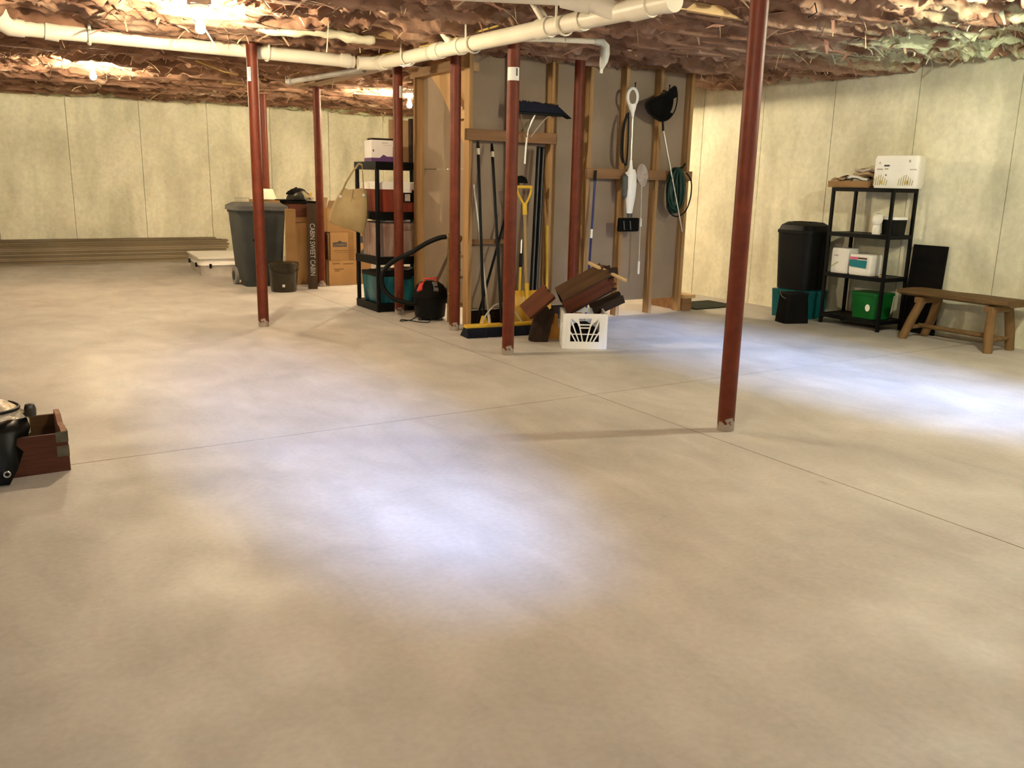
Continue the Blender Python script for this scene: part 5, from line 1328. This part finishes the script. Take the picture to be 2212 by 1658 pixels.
# second shelf: white two-ball bottle and dark bin
t = thing('white_roll_pair', 'white waisted wrapped roll pair standing on the third tier of the right shelf', 'roll', (6.80, 4.885, RT[2] + 0.001))
MB().lathe([(0.0, 0.0), (0.034, 0.0), (0.038, 0.02), (0.036, 0.06), (0.028, 0.082)], n=20).build('lower_roll', 'pack', t, smooth=True)
MB().lathe([(0.028, 0.083), (0.042, 0.10), (0.047, 0.13), (0.040, 0.16), (0.02, 0.178), (0.0, 0.18)], n=20).build('upper_roll', 'pack', t, smooth=True)
MB().tube([(-0.02, 0.012, 0.172), (0.0, 0.0, 0.180), (0.02, -0.012, 0.176)], 0.004, 6).build('dark_band', 'ink', t)
t = thing('black_tub', 'black tub with a white lid at the right end of the third tier', 'tub', (6.92, 4.80, RT[2] + 0.001))
MB().rrect(0.17, 0.14, 0.13, 0.03, taper=1.08).build('tub_body', 'black', t, smooth=True)
MB().rrect(0.19, 0.155, 0.022, 0.03, z0=0.131).build('lid', 'white_pl', t, smooth=True)
# toilet paper packs
t = thing('toilet_paper_pack', 'plain white toilet paper pack on the second tier of the right shelf', 'pack', (6.845, 5.215, RT[1] + 0.001), R(3))
puffy('wrapped_rolls', 'pack', t, 0.18, 0.185, 0.225, 6, 2)
decal(t, [(-0.085, 0.05), (-0.08, 0.045), (0.0, 0.10), (-0.01, 0.105)], 'olive_ink', x=-0.0925)
decal(t, rect(-0.03, 0.16, 0.045, 0.012), 'paper', x=-0.0925)
t = thing('toilet_paper_pack', 'toilet paper pack with teal and pink print beside the plain white pack', 'pack', (6.845, 4.99, RT[1] + 0.001), R(2))
puffy('wrapped_rolls', 'pack', t, 0.18, 0.235, 0.185, 7, 2)
decal(t, [(-0.10, 0.075), (0.07, 0.065), (0.075, 0.135), (-0.10, 0.135)], 'teal_ink', x=-0.0925)
decal(t, rect(-0.06, 0.15, 0.075, 0.022), 'pink_ink', x=-0.0928)
decal(t, rect(0.028, 0.152, 0.09, 0.014), 'maroon', x=-0.0925)
t = tag(MB().rrect(0.05, 0.05, 0.02, 0.012).build('soap_bar', 'tan_ink', bevel=0.004), 'small pale soap bar at the right of the second tier', 'soap')
t.location = (6.80, 4.775, RT[1] + 0.001)
# green bucket
t = thing('green_bucket', 'green plastic bucket with a round white label on the bottom tier', 'bucket', (6.885, 4.905, RT[0] + 0.001))
MB().rrect(0.225, 0.27, 0.21, 0.05, taper=1.12).build('bucket_body', 'green', t, smooth=True)
MB().rrect(0.268, 0.32, 0.02, 0.055, z0=0.211).build('rim', 'green', t, smooth=True)
decal(t, [(0.045 + 0.024 * math.cos(R(a)), 0.10 + 0.032 * math.sin(R(a))) for a in range(0, 360, 20)], 'white', 'round_label', x=-0.121)
# tall black bin on a teal tote
t = tote('teal_tote', 'teal plastic tote on the floor under the tall black bin', (6.83, 5.68, 0.001), 0.38, 0.40, 0.265, 'teal', 'teal', lidh=0.03)
t = thing('black_bin', 'tall black trash bin with a domed lid standing on the teal tote', 'bin', (6.83, 5.69, 0.278))
MB().rrect(0.32, 0.37, 0.53, 0.08, taper=1.12, seg=6).build('bin_body', 'black', t, smooth=True)
MB().rrect(0.375, 0.435, 0.03, 0.09, z0=0.531, seg=6).build('rim', 'black', t, smooth=True)
m = MB(); m.rrect(0.36, 0.42, 0.045, 0.09, z0=0.561, taper=0.92, seg=6); m.rrect(0.331, 0.386, 0.03, 0.085, z0=0.606, taper=0.78, seg=6)
m.build('domed_lid', 'black', t, smooth=True)
MB().box((-0.03, -0.02, 0.638), (0.12, 0.20, 0.008)).build('lid_recess', 'black_soft', t, bevel=0.003)
t = thing('dark_caddy', 'small dark plastic wastebasket on the floor in front of the teal tote', 'wastebasket', (6.475, 5.45, 0), R(-20))
MB().rrect(0.255, 0.20, 0.265, 0.03, taper=0.86).build('basket_body', 'black_soft', t, smooth=True)
MB().rrect(0.235, 0.185, 0.015, 0.03, z0=0.266).build('rim', 'black', t, smooth=True)
MB().tube(smooth_path([(-0.11, -0.06, 0.23), (-0.125, 0.0, 0.25), (-0.11, 0.06, 0.29)], 4), 0.004, 6).build('wire_handle', 'vac_grey', t, smooth=True)
# dark board behind the shelf
t = tag(MB().lim((-0.012, -0.16, 0), (0.012, 0.16, 0.77)).build('dark_board', 'black_soft', bevel=0.004), 'black flat panel leaning on the wall between shelf and bench', 'panel')
t.location = (7.03, 4.525, 0.0); t.rotation_euler = (0, R(3.5), 0)

# rustic bench
t = thing('log_bench', 'rustic half-log wooden bench with peg legs against the right wall', 'bench', (6.82, 4.02, 0), R(0))
m = MB(); n = 16; vs = []; g = np.random.default_rng(8)
for i in range(n + 1):
    y = 0.49 - 0.93 * i / n; b = 0.008 * math.sin(i * 0.9) + g.uniform(-.004, .004)
    hw = 0.165 + 0.012 * math.sin(i * 0.6 + 1)
    vs += [(-hw + b, y, 0.412), (-hw * 0.97 + b, y, 0.385), (-hw * 0.55, y, 0.362), (hw * 0.6, y, 0.362), (hw * 0.98, y, 0.385), (hw + b, y, 0.412), (0.03, y, 0.418), (-0.06, y, 0.416)]
for_ = []
for i in range(n):
    for j in range(8): for_.append((i * 8 + j, i * 8 + (j + 1) % 8, (i + 1) * 8 + (j + 1) % 8, (i + 1) * 8 + j))
for_ += [list(range(8))[::-1], [n * 8 + j for j in range(8)]]
m.add(vs, for_); m.build('half_log_seat', 'bench_top', t)
for s in (1, -1):
    c = MB().box((0.0, s * 0.30, 0.337), (0.30, 0.075, 0.05)).build('cross_cleat', 'bench', t, bevel=0.008)
for s, yb, yt in ((1, 0.40, 0.285), (-1, -0.345, -0.315)):
    for x in (-1, 1):
        MB().tube([(x * 0.155, yb, 0.0), (x * 0.148, (yb + yt) / 2, 0.16), (x * 0.115, yt, 0.335)], [0.034, 0.037, 0.035], 12).build('peg_leg', 'bench', t, smooth=True)
    MB().tube([(-0.15, (yb * 0.7 + yt * 0.3), 0.10), (0.15, (yb * 0.7 + yt * 0.3), 0.10)], 0.018, 10).build('end_stretcher', 'bench', t, smooth=True)
MB().tube([(0.02, 0.375, 0.105), (0.02, -0.34, 0.105)], 0.02, 10).build('long_stretcher', 'bench', t, smooth=True)

# ================================================================== left foreground
t = thing('wooden_crate', 'old reddish wooden crate with tin corner straps at the left edge', 'crate', (-0.12, 4.065, 0), R(1))
CXL, CXR, CYF, CYB, CZ = -0.40, 0.365, -0.165, 0.165, 0.165
MB().lim((CXL, CYF, 0.0), (CXR, CYF + 0.016, CZ)).build('front_board', 'crate_wood', t, bevel=0.002)
MB().lim((CXL, CYB - 0.016, 0.0), (CXR, CYB, CZ + 0.008)).build('back_board', 'crate_in', t, bevel=0.002)
Te = Matrix(((0, 0, 1, CXR - 0.022), (1, 0, 0, 0), (0, 1, 0, 0), (0, 0, 0, 1)))
MB().prism([(CYF + 0.017, 0.0), (CYB - 0.017, 0.0), (CYB - 0.017, CZ + 0.030), (0.06, CZ + 0.028), (0.01, CZ + 0.004), (-0.05, CZ + 0.002), (-0.08, CZ + 0.012), (CYF + 0.017, CZ + 0.0)], 0.022, Te).build('end_board', 'crate_edge', t)
MB().lim((CXL, CYF + 0.017, 0.0), (CXL + 0.022, CYB - 0.017, CZ)).build('end_board', 'crate_edge', t)
MB().lim((CXL + 0.022, CYF + 0.017, 0.004), (CXR - 0.022, CYB - 0.017, 0.016)).build('bottom_board', 'crate_in', t)
for z, h in ((0.150, 0.045), (0.088, 0.045)):
    MB().lim((CXR - 0.045, CYF - 0.0015, z - h / 2), (CXR + 0.0015, CYF - 0.0002, z + h / 2)).build('tin_strap', 'tin', t)
    MB().lim((CXR + 0.0002, CYF - 0.0015, z - h / 2), (CXR + 0.0015, CYF + 0.05, z + h / 2)).build('tin_strap', 'tin', t)
t = thing('black_wrapped_bundle', 'bundle in black film and crinkled clear wrap slumped over the wooden crate', 'bundle', (-0.16, 4.02, 0.17), 0)
o = lump('clear_wrap', 'foil', t, 0.265, 0.17, 0.185, 41, 0.10, n=28, rows=14); o.location = (0.0, 0.02, -0.01)
m = MB(); vs = []; g = np.random.default_rng(2)
prof = [(0.275, 0.105), (0.285, 0.06), (0.262, -0.02), (0.215, -0.10), (0.195, -0.165)]
for k, (xr, z) in enumerate(((0.255, 0.065), (0.268, 0.055), (0.276, 0.02), (0.255, -0.04), (0.215, -0.10), (0.19, -0.15), (0.18, -0.168))):
    yb = (-0.09, -0.15, -0.185, -0.20, -0.205, -0.21, -0.215)[k]
    for j in range(9):
        u = j / 8
        vs.append((-0.25 + (xr + 0.25) * u, yb + (0.13 * u ** 6 if k < 4 else 0.0) + 0.008 * math.sin(u * 17 + k), z + 0.006 * math.sin(u * 9 + k * 2)))
fs = [(k * 9 + j, k * 9 + j + 1, (k + 1) * 9 + j + 1, (k + 1) * 9 + j) for k in range(6) for j in range(8)]
m.add(vs, fs); o = m.build('black_film_drape', 'film', t, smooth=True); sm = o.modifiers.new('thick', 'SOLIDIFY'); sm.thickness = 0.004
band = [(0.245 * math.cos(R(a)), 0.02 + 0.165 * math.sin(R(a)), 0.135 - 0.03 * math.cos(R(a)) * 0.6 - 0.02) for a in range(200, 400, 10)]
MB().tube(band, 0.008, 8).build('black_band', 'black', t, smooth=True)
MB().lathe([(0.0, 0.0), (0.022, 0.002), (0.024, 0.03), (0.018, 0.05), (0.0, 0.052)], n=16, c=(0.285, 0.0, 0.055)).build('amber_bottle_cap', 'bucket', t, smooth=True)
rg = [(0.175 + 0.011 * math.cos(R(a)), -0.222, -0.118 + 0.011 * math.sin(R(a))) for a in range(0, 360, 20)]
MB().tube(rg, 0.0035, 8, closed=True).build('metal_eyelet', 'steel', t, smooth=True)
